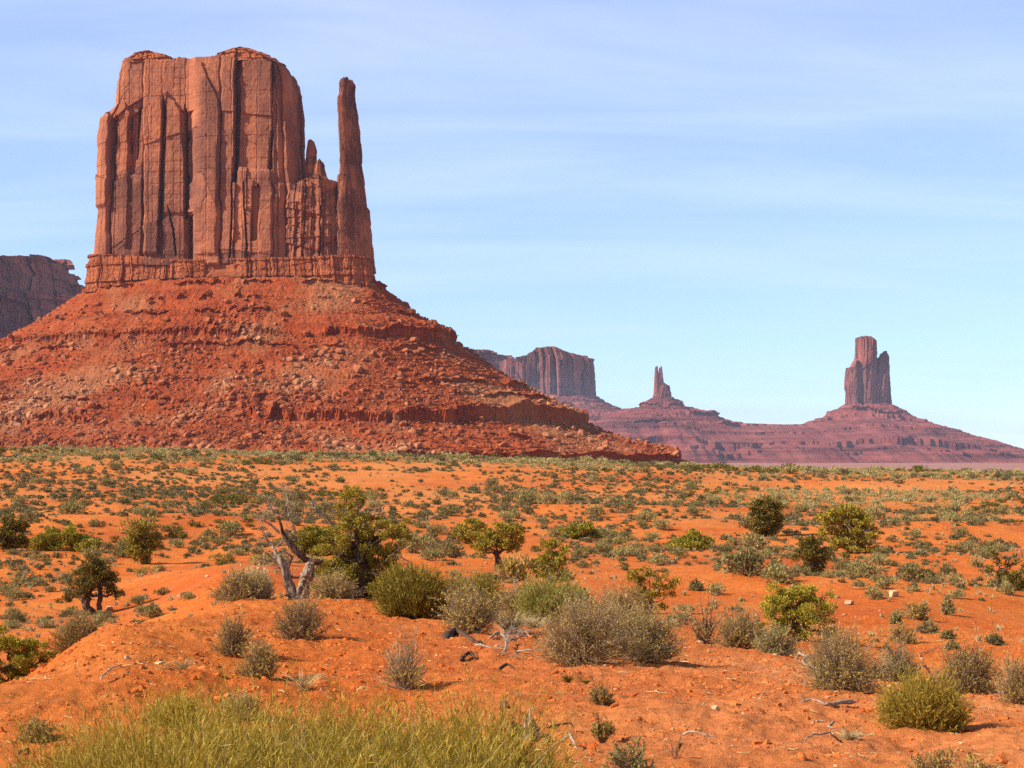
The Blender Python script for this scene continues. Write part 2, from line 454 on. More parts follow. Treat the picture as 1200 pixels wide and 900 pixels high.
def panels(s, z, width, amp, hbreak, seed, crack=0.5, bulge=0.5):
    """vertical slabs between joints: each stands a little in or out, steps where a sheet of rock has fallen off, with a crack at each joint"""
    sw = s + width * 0.08 * vnoise(s / (width * 1.5), z / (hbreak * 1.6), 0, seed + 3) + width * 0.04 * vnoise(s / width * 3, z / (hbreak * 0.12), 0, seed + 4)
    k = np.floor(sw / width)
    # jittered joints
    j0 = (k + 0.7 * (h1(k, seed) - 0.5)) * width
    k = np.where(sw < j0, k - 1, k)
    jl = (k + 0.7 * (h1(k, seed) - 0.5)) * width
    jr = (k + 1 + 0.7 * (h1(k + 1, seed) - 0.5)) * width
    over = sw > jr
    k = np.where(over, k + 1, k)
    jl2 = np.where(over, jr, jl); jr2 = np.where(over, (k + 1 + 0.7 * (h1(k + 1, seed) - 0.5)) * width, jr)
    t = (sw - jl2) / np.maximum(jr2 - jl2, 1e-6)
    hb = hbreak * (0.5 + h1(k, seed + 9))
    zb = (z + hbreak * 3 * h1(k, seed + 5) + 0.30 * hb * (2 * t - 1) * (h1(k, seed + 6) - 0.5) * 2) / hb
    lv = np.floor(zb)
    off = amp * (h2(k, lv, seed + 1) - 0.5) * 1.3 + amp * (h1(k, seed + 2) - 0.5) * 1.2
    off = off + bulge * amp * (1 - (2 * np.clip(t, 0, 1) - 1) ** 2) * (h1(k, seed + 8) > 0.35)
    dj = np.minimum(np.abs(sw - jl2), np.abs(jr2 - sw))
    cw = width * 0.035
    tilt = amp * 1.5 * (h1(k, seed + 15) - 0.5) * (2 * t - 1)
    off = off + tilt - crack * amp * np.exp(-(dj / cw) ** 2) * (0.4 + 0.6 * (vnoise(k * 3.7, z / hbreak * 2, 0, seed + 12) > -0.3))
    return off, h2(k, lv, seed + 33)

def cliff(name, d, left, right, top, base_py, half_depth, mat, parent, ncol, nrow, octs, power=5.0, slabs=(), beds=0.0, bed_h=3.0,
          straight=False, seed=1, rough=0.25, flare=0.0, cap_step=(), shear=0.0, dy=0.0):
    """a rock wall standing at distance d. left / right: [(picture row, picture column)] of its sides; top: [(column, row)] of its crown line"""
    left = sorted(left); right = sorted(right)
    pys = np.linspace(min(p for _, p in top), base_py, 400)
    xl = np.interp(pys, [p for p, _ in left], [x for _, x in left]); xr = np.interp(pys, [p for p, _ in right], [x for _, x in right])
    Wm = float(np.mean(xr - xl)) / 2 / F * d
    cx, cy, nx, ny, ar = superellipse(ncol, Wm, half_depth, power)
    v = np.linspace(0, 1, nrow)
    tx = np.array([t_[0] for t_ in top], float); ty = np.array([t_[1] for t_ in top], float)
    # crown row for every column, from its place across the block
    xm0 = np.interp(ty.min() + 4, pys, xl); xm1 = np.interp(ty.min() + 4, pys, xr)
    colpx = (tx[0] + tx[-1]) / 2 + cx * (tx[-1] - tx[0]) / 2
    crown = np.interp(colpx, tx, ty)
    crown = crown + (np.floor(fbm(ar / (Wm * 0.12 + 1e-6), 0.3, 0, 3, seed + 50) * 4) / 4) * (base_py - ty.min()) * 0.012 * 1.3
    PY = base_py + (crown[None, :] - base_py) * v[:, None]
    L_ = np.interp(PY, pys, xl); R_ = np.interp(PY, pys, xr)
    pxm = (L_ + R_) / 2 + cx[None, :] * (R_ - L_) / 2
    if straight:                                  # only the ends follow the stepped outline; the joints between stay plumb
        Lm, Rm = float(np.median(xl)), float(np.median(xr))
        wl_ = smooth(-0.70, -0.97, cx)[None, :]; wr_ = smooth(0.70, 0.97, cx)[None, :]
        pxm = (Lm + Rm) / 2 + cx[None, :] * (Rm - Lm) / 2 + (L_ - Lm) * wl_ + (R_ - Rm) * wr_
    Lc_ = (float(np.median(xl)) + float(np.median(xr))) / 2
    dcol = d + shear * (PX(pxm, d, PY) - XB)     # the wall may stand at a slant to the line of sight
    dm = dcol + dy - 0.85 * half_depth           # measured at the front rim, which makes the outline
    wb_ = (cx + 1) / 2 if Lc_ < 600 else (1 - cx) / 2     # the side nearest the middle of the view shows its back corner
    kq_ = float(smooth(2.0, 5.0, power))                  # a blunt plan is outlined by its corners, a rounded one by its middle
    dx_ = dcol + dy + half_depth * 0.85 * kq_ * (2 * wb_ ** 2 - 1)[None, :]
    X = PX(pxm, dx_, PY); Z = PZ(PY, dm)
    Y = dcol + dy + cy[None, :] * half_depth
    S = np.broadcast_to(ar[None, :], X.shape)
    off = np.zeros_like(X); fresh = np.zeros_like(X); fw = 1e-9
    edge = np.clip((R_ - L_) / 2 / F * d / max(Wm, 1e-3), 0.3, 1)
    for (w_, a_, hb_) in octs:
        po, pf = panels(S, Z, w_, a_, hb_, seed + int(w_ * 7), 0.9, 0.0)
        off += po; fresh += pf * w_; fw += w_
    if beds:
        b = np.floor((Z + 0.6 * vnoise(S / 30, Z / 9, 0, seed + 70)) / bed_h)
        off += beds * (h1(b, seed + 71) - 0.5) * 1.6 + beds * 0.6 * (h2(b, np.floor(S / (bed_h * 1.6) + 3 * h1(b, seed + 4)), seed + 72) - 0.5)
    off += rough * fbm(S / (rough * 9), Z / (rough * 14), 0, 4, seed + 80)
    frontm = (cy < 0.2)[None, :]
    for (xa0, xa1, xb0, xb1, y0, y1, p_) in slabs:      # left edge top/bottom, right edge top/bottom, rows, how far it stands out (m)
        t = np.clip((PY - y0) / (y1 - y0), 0, 1)
        wv = 0.8 * vnoise(PY / 16.0, xa0 * 0.37, 0, seed + 91) + 0.35 * vnoise(PY / 3.0, xa0 * 0.37, 0, seed + 92)
        a_ = xa0 + (xa1 - xa0) * t + wv; b_ = xb0 + (xb1 - xb0) * t + wv * 1.3
        mid = (pxm - a_) / np.maximum(b_ - a_, 0.1)
        arch = y0 + (y1 - y0) * 0.16 * (h1(xa0 * 1.0, seed + 7) - 0.5) * (2 * np.clip(mid, 0, 1) - 1) + 5 * (h1(np.floor(pxm / 3.1), seed + int(xa0)) - 0.3)
        m = smooth(-0.5, 0.5, pxm - a_) * smooth(0.4, -0.4, pxm - b_) * smooth(-0.6, 0.8, PY - arch) * smooth(3.0, -3.0, PY - y1) * frontm
        off += p_ * m
    for (pyc, inn) in cap_step:                          # set-back of the rim above a row
        off -= inn * (PY < pyc + 2.5 * vnoise(S / 12, 3.3, 0, seed + 31))
    if flare:
        off += flare * (1 - v[:, None]) ** 2
    off *= edge
    X = X + nx[None, :] * off; Y = Y + ny[None, :] * off
    Vs = np.stack([X, Y, Z], -1)
    # roof: rings drawn in towards the middle line, gently domed and broken
    rings = []
    topr = Vs[-1]
    cxm = X[-1].mean(); 
    for q_, f_ in enumerate((0.86, 0.6, 0.3, 0.02)):
        rx = topr[:, 0] * (0.55 + 0.45 * f_) + (0.45 - 0.45 * f_) * cxm if q_ < 3 else topr[:, 0] * 0.5 + 0.5 * cxm
        yc_ = d + dy + shear * (topr[:, 0] - XB); ry = (topr[:, 1] - yc_) * f_ + d + dy + shear * (rx - XB)
        rz = topr[:, 2] + (1 - f_) * 0.05 * Wm * (0.5 + vnoise(rx / (Wm * 0.3), ry / (Wm * 0.3), 0, seed))
        rings.append(np.stack([rx, ry, rz], -1))
    allv = np.concatenate([Vs, np.array(rings)], 0)
    nr = allv.shape[0]
    q = grid_quads(nr, ncol, True)
    o = mesh_np(name, allv.reshape(-1, 3), q, mat, parent=parent)
    at = o.data.attributes.new('fresh', 'FLOAT', 'POINT')
    fr_ = np.concatenate([fresh / fw, np.full((4, ncol), 0.5)], 0)
    at.data.foreach_set('value', fr_.astype(np.float32).ravel())
    return o

def talus(name, d, x0, x1, half_depth, z_top, outs, zs, ledges, mat, parent, ncol, seed, unit=1.0, power=2.6, gully=1.0, stepn=1.0, left_stretch=1.0, shear=0.0):
    """a skirt of fallen rock under a cliff: slope profile (outs, zs) in metres all round, with broken ledges where a hard bed shows"""
    X0 = PX(x0, d); X1 = PX(x1, d)
    Wm = (X1 - X0) / 2; cxm = (X0 + X1) / 2
    mean_out = outs[-1] * 0.5
    cx, cy, nx, ny, ar = superellipse(ncol, Wm + mean_out, half_depth + mean_out, 2.2, 0.15)
    th = np.arctan2(cy * (half_depth + mean_out), cx * (Wm + mean_out))
    c, s = np.cos(th), np.sin(th)
    k = (np.abs(c / Wm) ** power + np.abs(s / half_depth) ** power) ** (-1 / power)
    bx, by = c * k, s * k
    nxx = np.sign(bx) * np.abs(bx / Wm) ** (power - 1) / Wm; nyy = np.sign(by) * np.abs(by / half_depth) ** (power - 1) / half_depth
    ln = np.hypot(nxx, nyy); nxx, nyy = nxx / ln, nyy / ln
    nxx = nxx * 0.75 + 0.25 * c; nyy = nyy * 0.75 + 0.25 * s
    ln = np.hypot(nxx, nyy); nxx, nyy = nxx / ln, nyy / ln
    om = outs[-1]
    base = list(np.linspace(0, om, int(200 * stepn)))
    for L_ in ledges:
        o_ = L_['out']; w_ = L_.get('wob', 4) * 1.6
        base += list(np.linspace(o_ - w_, o_ + w_, int(26 * stepn)))
    O = np.unique(np.round(np.array([b for b in base if 0 <= b <= om]), 3))
    OO, AA = np.meshgrid(O, ar, indexing='ij')
    X = cxm + bx[None, :] + nxx[None, :] * OO * np.where(nxx[None, :] < 0, left_stretch, 1.0)
    Y = d + by[None, :] + nyy[None, :] * OO
    Zp = np.interp(OO, outs, zs)
    Y = Y + shear * (np.clip(X, X0, X1) - XB)
    pxc = 600 + F * X / Y
    steep = abs(zs[0] - zs[-1]) / om
    Z = Zp + gully * unit * steep * 3.0 * fbm(AA / (45 * unit), OO / (110 * unit), 0, 2, seed) * smooth(0, 30 * unit, OO)
    Z += gully * unit * (1.2 * fbm(X / (16 * unit), Y / (16 * unit), 0, 3, seed + 4) + 1.5 * fbm(X / (4 * unit), Y / (4 * unit), 0, 4, seed + 5, 0.7))
    # little beds that run round the slope
    nb = Zp / (2.6 * unit) + 0.8 * vnoise(AA / (60 * unit), OO / (60 * unit), 0, seed + 8)
    fr = nb - np.floor(nb)
    bedm = smooth(-0.1, 0.35, 0.12 + fbm(AA / (55 * unit), Zp / (9 * unit), 0, 3, seed + 9))
    Z += bedm * unit * 1.35 * (smooth(0.0, 0.12, fr) - fr)
    for li, L_ in enumerate(ledges):
        wob = L_.get('wob', 4)
        o_ = L_['out'] + wob * fbm(AA / (22 * unit), 1.7 * li, 0, 3, seed + 20 + li) + 0.22 * wob * (h1(np.floor(AA / (3.2 * unit) + 0.4 * vnoise(AA / unit, 2, 0, 4)), seed + li) - 0.5)
        hgt = L_['h'] * (0.75 + 0.35 * fbm(AA / (15 * unit), 5.0, 0, 3, seed + 40 + li))
        msk = L_['mask'](pxc) if 'mask' in L_ else 1.0
        msk = msk * smooth(L_.get('gap', -0.9), L_.get('gap', -0.9) + 0.25, fbm(AA / (40 * unit), 9.0, 0, 3, seed + 60 + li))
        back = L_.get('back', 22 * unit)
        t = OO - o_
        bump = np.where(t < 0, np.clip(1 + t / back, 0, 1), np.clip(1 - t / (0.9 * unit), 0, 1))
        Z += hgt * msk * bump
        # undercut darkness comes from a real overhanging lip
        X += np.where((t > -1.5 * unit) & (t < 0), nxx[None, :] * 1.9 * unit * np.clip(msk, 0, 1), 0); Y += np.where((t > -1.5 * unit) & (t < 0), nyy[None, :] * 1.9 * unit * np.clip(msk, 0, 1), 0)
    Vs = np.stack([X, Y, Z], -1)
    o = mesh_np(name, Vs.reshape(-1, 3), grid_quads(*OO.shape, True)[:, ::-1], mat, parent=parent)
    return o, Vs

def rock_shapes(n, seed, seg=4):
    """n different angular boulders as small meshes: a knocked-about cube, split once"""
    rng = np.random.default_rng(seed)
    out = []
    g = np.linspace(-1, 1, seg)
    for _ in range(n):
        vs, qs = [], []
        for ax in range(3):
            for sg in (-1, 1):
                a, b = np.meshgrid(g, g, indexing='ij')
                p = np.zeros((seg, seg, 3)); p[..., ax] = sg; p[..., (ax + 1) % 3] = a; p[..., (ax + 2) % 3] = b
                q = grid_quads(seg, seg) + len(vs) * seg * seg
                qs.append(q if sg > 0 else q[:, ::-1]); vs.append(p.reshape(-1, 3))
        v = np.concatenate(vs); q = np.concatenate(qs)
        v = v / (np.abs(v) ** 5).sum(1, keepdims=True) ** (1 / 5)
        for _c in range(7):                       # flat fracture faces
            dn = rng.normal(size=3); dn /= np.linalg.norm(dn)
            h = rng.uniform(0.5, 0.85); e = v @ dn - h
            v = np.where((e > 0)[:, None], v - e[:, None] * dn * 0.9, v)
        v += 0.05 * np.stack([vnoise(v[:, 0] * 3 + seed, v[:, 1] * 3, v[:, 2] * 3, 5 + k_) for k_ in range(3)], -1)
        v *= np.array([1, rng.uniform(0.6, 1), rng.uniform(0.45, 0.8)])
        out.append((v, q))
    return out
ROCKS = rock_shapes(10, 3)
PEBBLES = rock_shapes(8, 9, 3)

def scatter_mesh(name, shapes, P, S, mats, rng, tilt=0.4, mi=None):
    """many copies of small shapes in ONE mesh (for what nobody could count)"""
    Vs, Qs, n0 = [], [], 0
    which = rng.integers(0, len(shapes), len(P))
    for k, (v, q) in enumerate(shapes):
        idx = np.nonzero(which == k)[0]
        if not len(idx): continue
        a = rng.uniform(0, 2 * math.pi, len(idx)); ta = rng.normal(0, tilt, len(idx)); tb = rng.normal(0, tilt, len(idx))
        ca, sa = np.cos(a), np.sin(a)
        vv = v[None] * S[idx][:, None, None]
        x, y, z = vv[..., 0], vv[..., 1], vv[..., 2]
        x, z = x * np.cos(ta)[:, None] + z * np.sin(ta)[:, None], -x * np.sin(ta)[:, None] + z * np.cos(ta)[:, None]
        y, z = y * np.cos(tb)[:, None] + z * np.sin(tb)[:, None], -y * np.sin(tb)[:, None] + z * np.cos(tb)[:, None]
        x, y = x * ca[:, None] - y * sa[:, None], x * sa[:, None] + y * ca[:, None]
        vv = np.stack([x, y, z], -1) + P[idx][:, None, :]
        Vs.append(vv.reshape(-1, 3))
        Qs.append((q[None] + (np.arange(len(idx)) * len(v))[:, None, None]).reshape(-1, 4) + n0)
        n0 += len(idx) * len(v)
    return mesh_np(name, np.concatenate(Vs), np.concatenate(Qs), mats)

# ------------------------------------------------------------------ the great butte with its thumb
D0 = 1060.0
butte = empty('sandstone_butte', (PX(270, D0), D0, -46), 'huge red sandstone butte with a thin thumb spire at its right', 'butte')
butte_loc = butte.location.copy()
butte.location = (0, 0, 0)      # parts carry world coordinates; see settle() below
SH = -0.22
SL = [  # left edge top, bottom; right edge top, bottom; rows; metres out (picture columns / rows)
    (113, 112, 131, 128, 132, 242, 2.2), (131, 128, 138, 134, 138, 230, -3.0),
    (148, 146, 154, 150, 128, 290, 2.0), (154, 150, 166, 160, 132, 205, -4.0),
    (167, 160, 172, 168, 205, 300, 1.6),
    (170, 166, 200, 190, 120, 300, 2.6), (196, 190, 202, 196, 122, 300, -2.2),
    (202, 196, 222, 222, 122, 252, 2.2), (217, 222, 231, 229, 132, 215, -4.2), (222, 224, 229, 229, 250, 312, -3.2),
    (231, 230, 294, 283, 66, 312, 3.4), (294, 285, 334, 332, 64, 200, -2.0), (286, 283.5, 294.5, 288.5, 60, 214, -15), (196, 190, 199.5, 192.5, 120, 266, -10), (221.5, 222, 225, 224.5, 126, 256, -7), (225, 226, 228, 228.5, 252, 314, -7), (152, 151, 155, 153.5, 136, 178, -6), (163, 161, 167.5, 164, 126, 186, -10), (331, 329, 333, 331.5, 150, 200, -5), (136, 132, 138.5, 134, 140, 205, -6), (203, 212, 205, 214, 246, 300, -5), (283, 279, 285, 281, 190, 312, -6), (296, 300, 298, 301.5, 214, 300, -5), (240, 238, 266, 262, 160, 300, 1.3),
    (329, 327, 334, 333, 152, 198, -2.0), (334, 334, 360, 362, 64, 215, -1.2),
    (286, 284, 300, 298, 196, 312, 1.8), (300, 300, 308, 306, 210, 300, 1.0), (307, 305, 317, 313, 218, 282, -4.0),
    (317, 314, 338, 336, 230, 312, 1.4)]
cliff('cliff', D0, [(64, 139), (68, 137), (72, 135), (85, 133), (122, 130), (130, 122), (138, 115), (160, 112), (240, 112), (290, 107), (312, 105)],
      [(64, 345), (68, 347), (75, 353), (90, 356), (130, 358), (170, 358), (215, 362), (270, 362), (312, 362)],
      [(135, 76), (150, 70), (186, 68), (214, 70), (238, 68), (255, 68), (300, 66), (325, 67), (346, 69)],
      312, 34, M['cliff'], butte, 1500, 420, [(28, 2.4, 80), (12, 0.5, 44), (5, 0.2, 18)], slabs=SL, straight=True, seed=11, shear=SH, power=6,
      cap_step=[(94, 0.7), (82, 0.9), (72, 2.2), (66, 2.5)], beds=0.25, bed_h=4.0)
cliff('cliff', D0, [(205, 338), (240, 334), (315, 330)], [(205, 397), (230, 399), (315, 402)],
      [(342, 232), (350, 222), (358, 214), (366, 210), (378, 206), (388, 209), (397, 212)],
      315, 23, M['cliff'], butte, 620, 240, [(17, 1.8, 14), (7, 1.3, 8), (2.6, 0.6, 4)], seed=23, shear=SH, power=3.2, dy=-9, rough=0.9, beds=0.7, bed_h=5,
      slabs=[(372, 371, 376, 375, 228, 300, -1.6), (383, 382, 386, 385, 236, 306, -1.6), (352, 350, 358, 354, 240, 290, -1.6)])
cliff('pinnacle', D0, [(163, 361), (180, 359), (205, 357), (232, 355)], [(163, 368), (172, 371), (205, 371), (232, 372)], [(361, 166), (364, 163), (367, 165)],
      232, 5, M['cliff'], butte, 140, 110, [(5, 0.8, 10), (2, 0.3, 5)], seed=31, shear=SH, power=3, dy=-10)
cliff('pinnacle', D0, [(186, 372), (198, 369), (228, 363)], [(186, 378), (200, 382), (228, 388)], [(371, 190), (375, 186), (378, 189)],
      228, 6, M['cliff'], butte, 150, 100, [(5, 0.9, 9), (2, 0.4, 5)], seed=33, shear=SH, power=3, dy=-16)
cliff('caprock', D0, [(60, 160), (65, 153), (74, 146)], [(60, 198), (65, 211), (74, 218)], [(153, 66), (160, 62), (186, 60), (199, 64), (213, 69)], 74, 20, M['bedded'], butte, 420, 60, [(9, 1.4, 8), (4, 0.8, 4)], seed=35, shear=SH, power=3.2, dy=-12, beds=1.6, bed_h=2.0, flare=1.5)
cliff('caprock', D0, [(56, 268), (63, 256), (72, 248)], [(56, 304), (62, 322), (72, 334)], [(255, 66), (268, 58), (290, 56), (306, 57), (324, 66)], 72, 20, M['bedded'], butte, 460, 60, [(9, 1.4, 8), (4, 0.8, 4)], seed=37, shear=SH, power=3.2, dy=-12, beds=1.6, bed_h=2.0, flare=1.5)
cliff('spire', D0, [(92, 400), (96, 399), (108, 399), (112, 397), (132, 397), (170, 399), (214, 399), (250, 397), (318, 395)],
      [(92, 415), (96, 416), (108, 415.5), (114, 416), (130, 419), (165, 423), (190, 424), (212, 428), (215, 426.5), (240, 429.5), (246, 433), (290, 437.5), (318, 440)],
      [(402, 94), (406, 92), (412, 94)], 318, 13, M['cliff'], butte, 420, 360, [(9, 0.7, 24), (4, 0.45, 12), (1.8, 0.25, 6)], seed=41, power=2.5, rough=0.3, shear=0.62, dy=-86,
      slabs=[(398, 399, 418, 422, 206, 318, 1.6), (410, 414, 424, 430, 100, 212, -2.5)])
cliff('bedded_foot', D0, [(292, 101), (298, 97), (318, 98), (338, 96)], [(292, 438), (300, 440), (318, 442), (340, 443)],
      [(98, 300), (104, 297), (160, 301), (220, 305), (300, 304), (370, 302), (420, 299), (442, 301)],
      342, 36.5, M['bedded'], butte, 1500, 110, [(16, 1.1, 18), (7, 0.7, 12), (2.8, 0.45, 6)], seed=51, shear=SH, power=6, beds=1.0, bed_h=2.4, rough=0.3, flare=0.6)
led = [
    dict(out=6, h=2.6, wob=2.5, back=5, gap=-0.35), dict(out=34, h=1.6, wob=4, back=8, gap=-0.1), dict(out=68, h=1.6, wob=5, back=9, gap=-0.05), dict(out=128, h=1.8, wob=6, back=10, gap=0.0),
    dict(out=22, h=3.0, wob=4, back=10, gap=-0.25, mask=lambda p: np.clip(smooth(165, 180, p) * smooth(315, 290, p) + 0.7 * smooth(340, 370, p), 0, 1)),
    dict(out=56, h=6.0, wob=6, back=24, gap=-0.75, mask=lambda p: 0.7 + 0.2 * smooth(350, 400, p) + 0.55 * smooth(430, 470, p) - 0.45 * smooth(320, 335, p) * smooth(385, 370, p)),
    dict(out=84, h=2.0, wob=6, back=12, gap=0.0, mask=lambda p: 0.3 + 0.7 * smooth(430, 470, p)),
    dict(out=108, h=2.4, wob=6, back=12, gap=0.02, mask=lambda p: 0.2 + 0.8 * smooth(430, 500, p)),
    dict(out=150, h=9.0, wob=9, back=40, gap=-0.85, mask=lambda p: np.clip(smooth(276, 300, p) * (0.75 + 0.5 * smooth(440, 520, p)) + 0.55 * smooth(125, 90, p), 0, 1.3)),
    dict(out=182, h=3.0, wob=8, back=14, gap=-0.05, mask=lambda p: smooth(300, 350, p)),
    dict(out=214, h=7.0, wob=8, back=34, gap=-0.9, mask=lambda p: smooth(380, 520, p) + 0.5 * smooth(120, 60, p))]
_, TAL = talus('talus_slope', D0, 97, 442, 41, 0, [0, 18, 56, 100, 150, 190, 220, 250, 330, 420], [121, 107, 77, 48, 18, 3, -9, -22, -46, -52], led, M['talus'], butte, 1500, 61, left_stretch=1.12, shear=SH)

# fallen blocks on the talus
rng = np.random.default_rng(5)
nR, nC = TAL.shape[:2]
tp = TAL.reshape(-1, 3)
vis = (tp[:, 1] < D0 + 60) & (tp[:, 2] > -14)
cand = np.nonzero(vis)[0]
# favour the broad debris fans
dens = np.clip(0.5 + 0.9 * fbm(tp[cand, 0] / 55, tp[cand, 1] / 55, 0, 3, 77), 0.02, 1.5) * smooth(118, 70, tp[cand, 2])
area = np.sqrt((tp[cand, 0] - PX(270, D0)) ** 2 + (tp[cand, 1] - D0) ** 2)
w = dens * area; w /= w.sum()
NR = 36000
pick = rng.choice(cand, NR, replace=False, p=w)
P = tp[pick] + rng.normal(0, 0.4, (NR, 3)) * np.array([1, 1, 0.1])
S = 0.34 * (1 - rng.random(NR)) ** -0.52
S = np.clip(S, 0.3, 3.0)
rub = scatter_mesh('talus_rubble', ROCKS, P + np.array([0, 0, 0.1]) * S[:, None], S, M['rubble'], rng, 0.35)
tag(rub, kind='stuff')

BOULDERS = [  # picture column, row, width in pixels
    (420, 434, 17), (302, 425, 13), (297, 437, 12), (392, 432, 10), (188, 472, 14), (150, 490, 15), (162, 492, 10), (295, 514, 15), (268, 510, 12), (58, 527, 13), (46, 515, 10),
    (38, 413, 8), (136, 436, 11), (46, 438, 10), (96, 466, 12), (244, 443, 9), (214, 430, 7), (350, 430, 10), (468, 447, 12), (505, 466, 11), (540, 470, 12), (560, 480, 9),
    (610, 505, 9), (640, 512, 11), (575, 508, 10), (520, 505, 12), (460, 500, 10), (432, 508, 11), (400, 506, 9), (378, 515, 10), (352, 520, 12), (118, 512, 9), (86, 498, 8), (205, 500, 9), (232, 520, 10),
    (20, 492, 9), (262, 470, 8), (330, 452, 9), (372, 458, 9), (440, 465, 10)]
front_rows = TAL.reshape(-1, 3)
fpx, fpy = project(front_rows[:, 0], front_rows[:, 1], front_rows[:, 2])
fr_ok = front_rows[:, 1] < D0 + 20
ORD = ['nearest', 'second nearest', 'third nearest', 'fourth nearest', 'fifth nearest', 'sixth nearest', 'seventh nearest', 'eighth nearest', 'ninth nearest', 'tenth nearest', 'eleventh nearest', 'twelfth nearest',
       'thirteenth nearest', 'fourteenth nearest', 'fifteenth nearest', 'sixteenth nearest', 'seventeenth nearest', 'eighteenth nearest', 'nineteenth nearest', 'twentieth nearest']
bl = []
for i, (bx_, by_, bw_) in enumerate(BOULDERS):
    k = np.argmin(np.where(fr_ok, np.hypot(fpx - bx_, fpy - by_), 1e9))
    p = front_rows[k]
    v, q = ROCKS[i % len(ROCKS)]
    s_ = bw_ / 2 / F * p[1]
    a = rng.uniform(0, 6.28); R2 = np.array([[math.cos(a), -math.sin(a), 0], [math.sin(a), math.cos(a), 0], [0, 0, 1]])
    o = mesh_np('boulder', (v @ R2.T) * s_, q, M['rubble'])
    o.location = (p[0], p[1], p[2] + 0.25 * s_)
    bl.append((o, bx_, by_, bw_))
# labels: by the big butte's features they lie under, ranked by how far they lie from it
anchors = [(132, 'below the left cliff end'), (225, 'below the cliff middle'), (290, 'below the long dark crack'), (420, 'below the thumb spire'), (530, 'below the right hand ledge'), (620, 'on the right tail')]
for ai, (ax_, nm) in enumerate(anchors):
    mine = [b for b in bl if min(range(len(anchors)), key=lambda j: abs(anchors[j][0] - b[1])) == ai]
    mine.sort(key=lambda b: b[2])
    names = ['highest', 'second highest', 'third highest', 'fourth highest', 'fifth highest', 'sixth highest', 'seventh highest', 'eighth highest', 'ninth highest', 'tenth highest', 'eleventh highest', 'twelfth highest', 'thirteenth highest']
    for j, b in enumerate(mine):
        tag(b[0], '%s big fallen boulder on the red slope %s' % (names[j], nm), 'boulder', 'big boulders on the talus slope')

# ------------------------------------------------------------------ distant mesas and buttes
def far_butte(label, cat, name='sandstone_butte'):
    return empty(name, (0, 0, 0), label, cat)

# a low terrace of red beds across the valley, joined to the two small buttes
def terrace():
    d = 6400.0
    cols = [(380, 512), (560, 506), (640, 502), (700, 491), (760, 484), (838, 494), (850, 495.5), (900, 497), (945, 497), (955, 492), (1000, 484), (1050, 486), (1080, 497), (1125, 515), (1195, 528), (1260, 533), (1400, 537)]
    u = np.linspace(380, 1400, 1500)
    cy_ = np.interp(u, [c[0] for c in cols], [c[1] for c in cols])
    x = PX(u, d, 520)
    zt = PZ(cy_, d)
    outs = np.concatenate([np.linspace(-900, 0, 14)[:-1], np.linspace(0, 1150, 230), [1300]])
    O, Xg = np.meshgrid(outs, x, indexing='ij')
    w = 55 * fbm(x / 260, 0.2, 0, 4, 3)[None, :]
    edge = lambda L, wob, s_: L + wob * fbm(Xg / 150, s_, 0, 4, 7 + int(s_ * 3)) + 0.5 * wob * fbm(Xg / 38, s_ + 3, 0, 4, 9)
    ZT = np.broadcast_to(zt[None, :], O.shape)
    base = -46.0
    def drop(e, width): return smooth(0, width, O - e)
    hgt = ZT - base
    e1, e2, e3, e4 = edge(60, 60, 1.1), edge(330, 50, 2.3), edge(620, 80, 3.7), edge(860, 80, 4.9)
    f = 1 - 0.10 * drop(e1, 9) * np.clip(0.5 + 0.9 * fbm(Xg / 140, 2.9, 0, 3, 35), 0.08, 1) - 0.18 * np.clip((O - e1) / 260, 0, 1) - 0.06 * drop(e2, 9) - 0.22 * np.clip((O - e2) / 300, 0, 1) - 0.18 * drop(e3, 9) * np.clip(0.55 + 0.9 * fbm(Xg / 120, 0.7, 0, 3, 33), 0.08, 1) - 0.08 * np.clip((O - e3) / 240, 0, 1) - 0.10 * drop(e4, 9) * np.clip(0.5 + 0.9 * fbm(Xg / 90, 1.9, 0, 3, 34), 0.08, 1) - 0.08 * np.clip((O - e4) / 200, 0, 1)
    Z = base + hgt * np.where(O < 0, 1 - 0.9 * (O / 900) ** 2, f)
    Z = np.where(O > 950, Z - (Z - base + 12) * smooth(950, 1230, O), Z)
    Z = Z + 3.0 * fbm(Xg / 60, O / 60, 0, 5, 12) + 1.5 * (np.floor(Z / 9 + 0.3 * fbm(Xg / 90, O / 90, 0, 3, 2)) - Z / 9)
    Yg = d - O
    o = mesh_np('terraced_hills', np.stack([Xg, Yg, Z], -1).reshape(-1, 3), grid_quads(*O.shape)[:, ::-1], M['far_talus'])
    return tag(o, kind='structure')
terrace()

# right-hand castle-like butte
DR = 6500.0
b3 = far_butte('distant castle shaped butte, one thick tower with a shorter pillar', 'butte')
OF = [(70, 10, 180), (26, 5, 90), (11, 2.2, 40)]
cliff('tower', DR, [(394, 1004), (420, 1003), (430, 1001), (478, 997)], [(394, 1023), (398, 1026), (430, 1027), (478, 1030)],
      [(1003, 396), (1006, 394), (1022, 395), (1026, 398)], 478, 62, M['far_cliff'], b3, 420, 200, [(44, 8, 180), (20, 4, 80), (9, 2, 30)], seed=71, power=1.6, rough=1.0)
cliff('pillar', DR, [(412, 1030), (430, 1027), (478, 1016)], [(412, 1039), (418, 1041), (450, 1041.5), (478, 1044)],
      [(1028, 420), (1033, 415), (1037, 412), (1041, 416)], 478, 55, M['far_cliff'], b3, 300, 160, [(34, 7, 120), (15, 3, 50), (7, 1.5, 25)], seed=73, power=1.7, rough=1.0, dy=10)
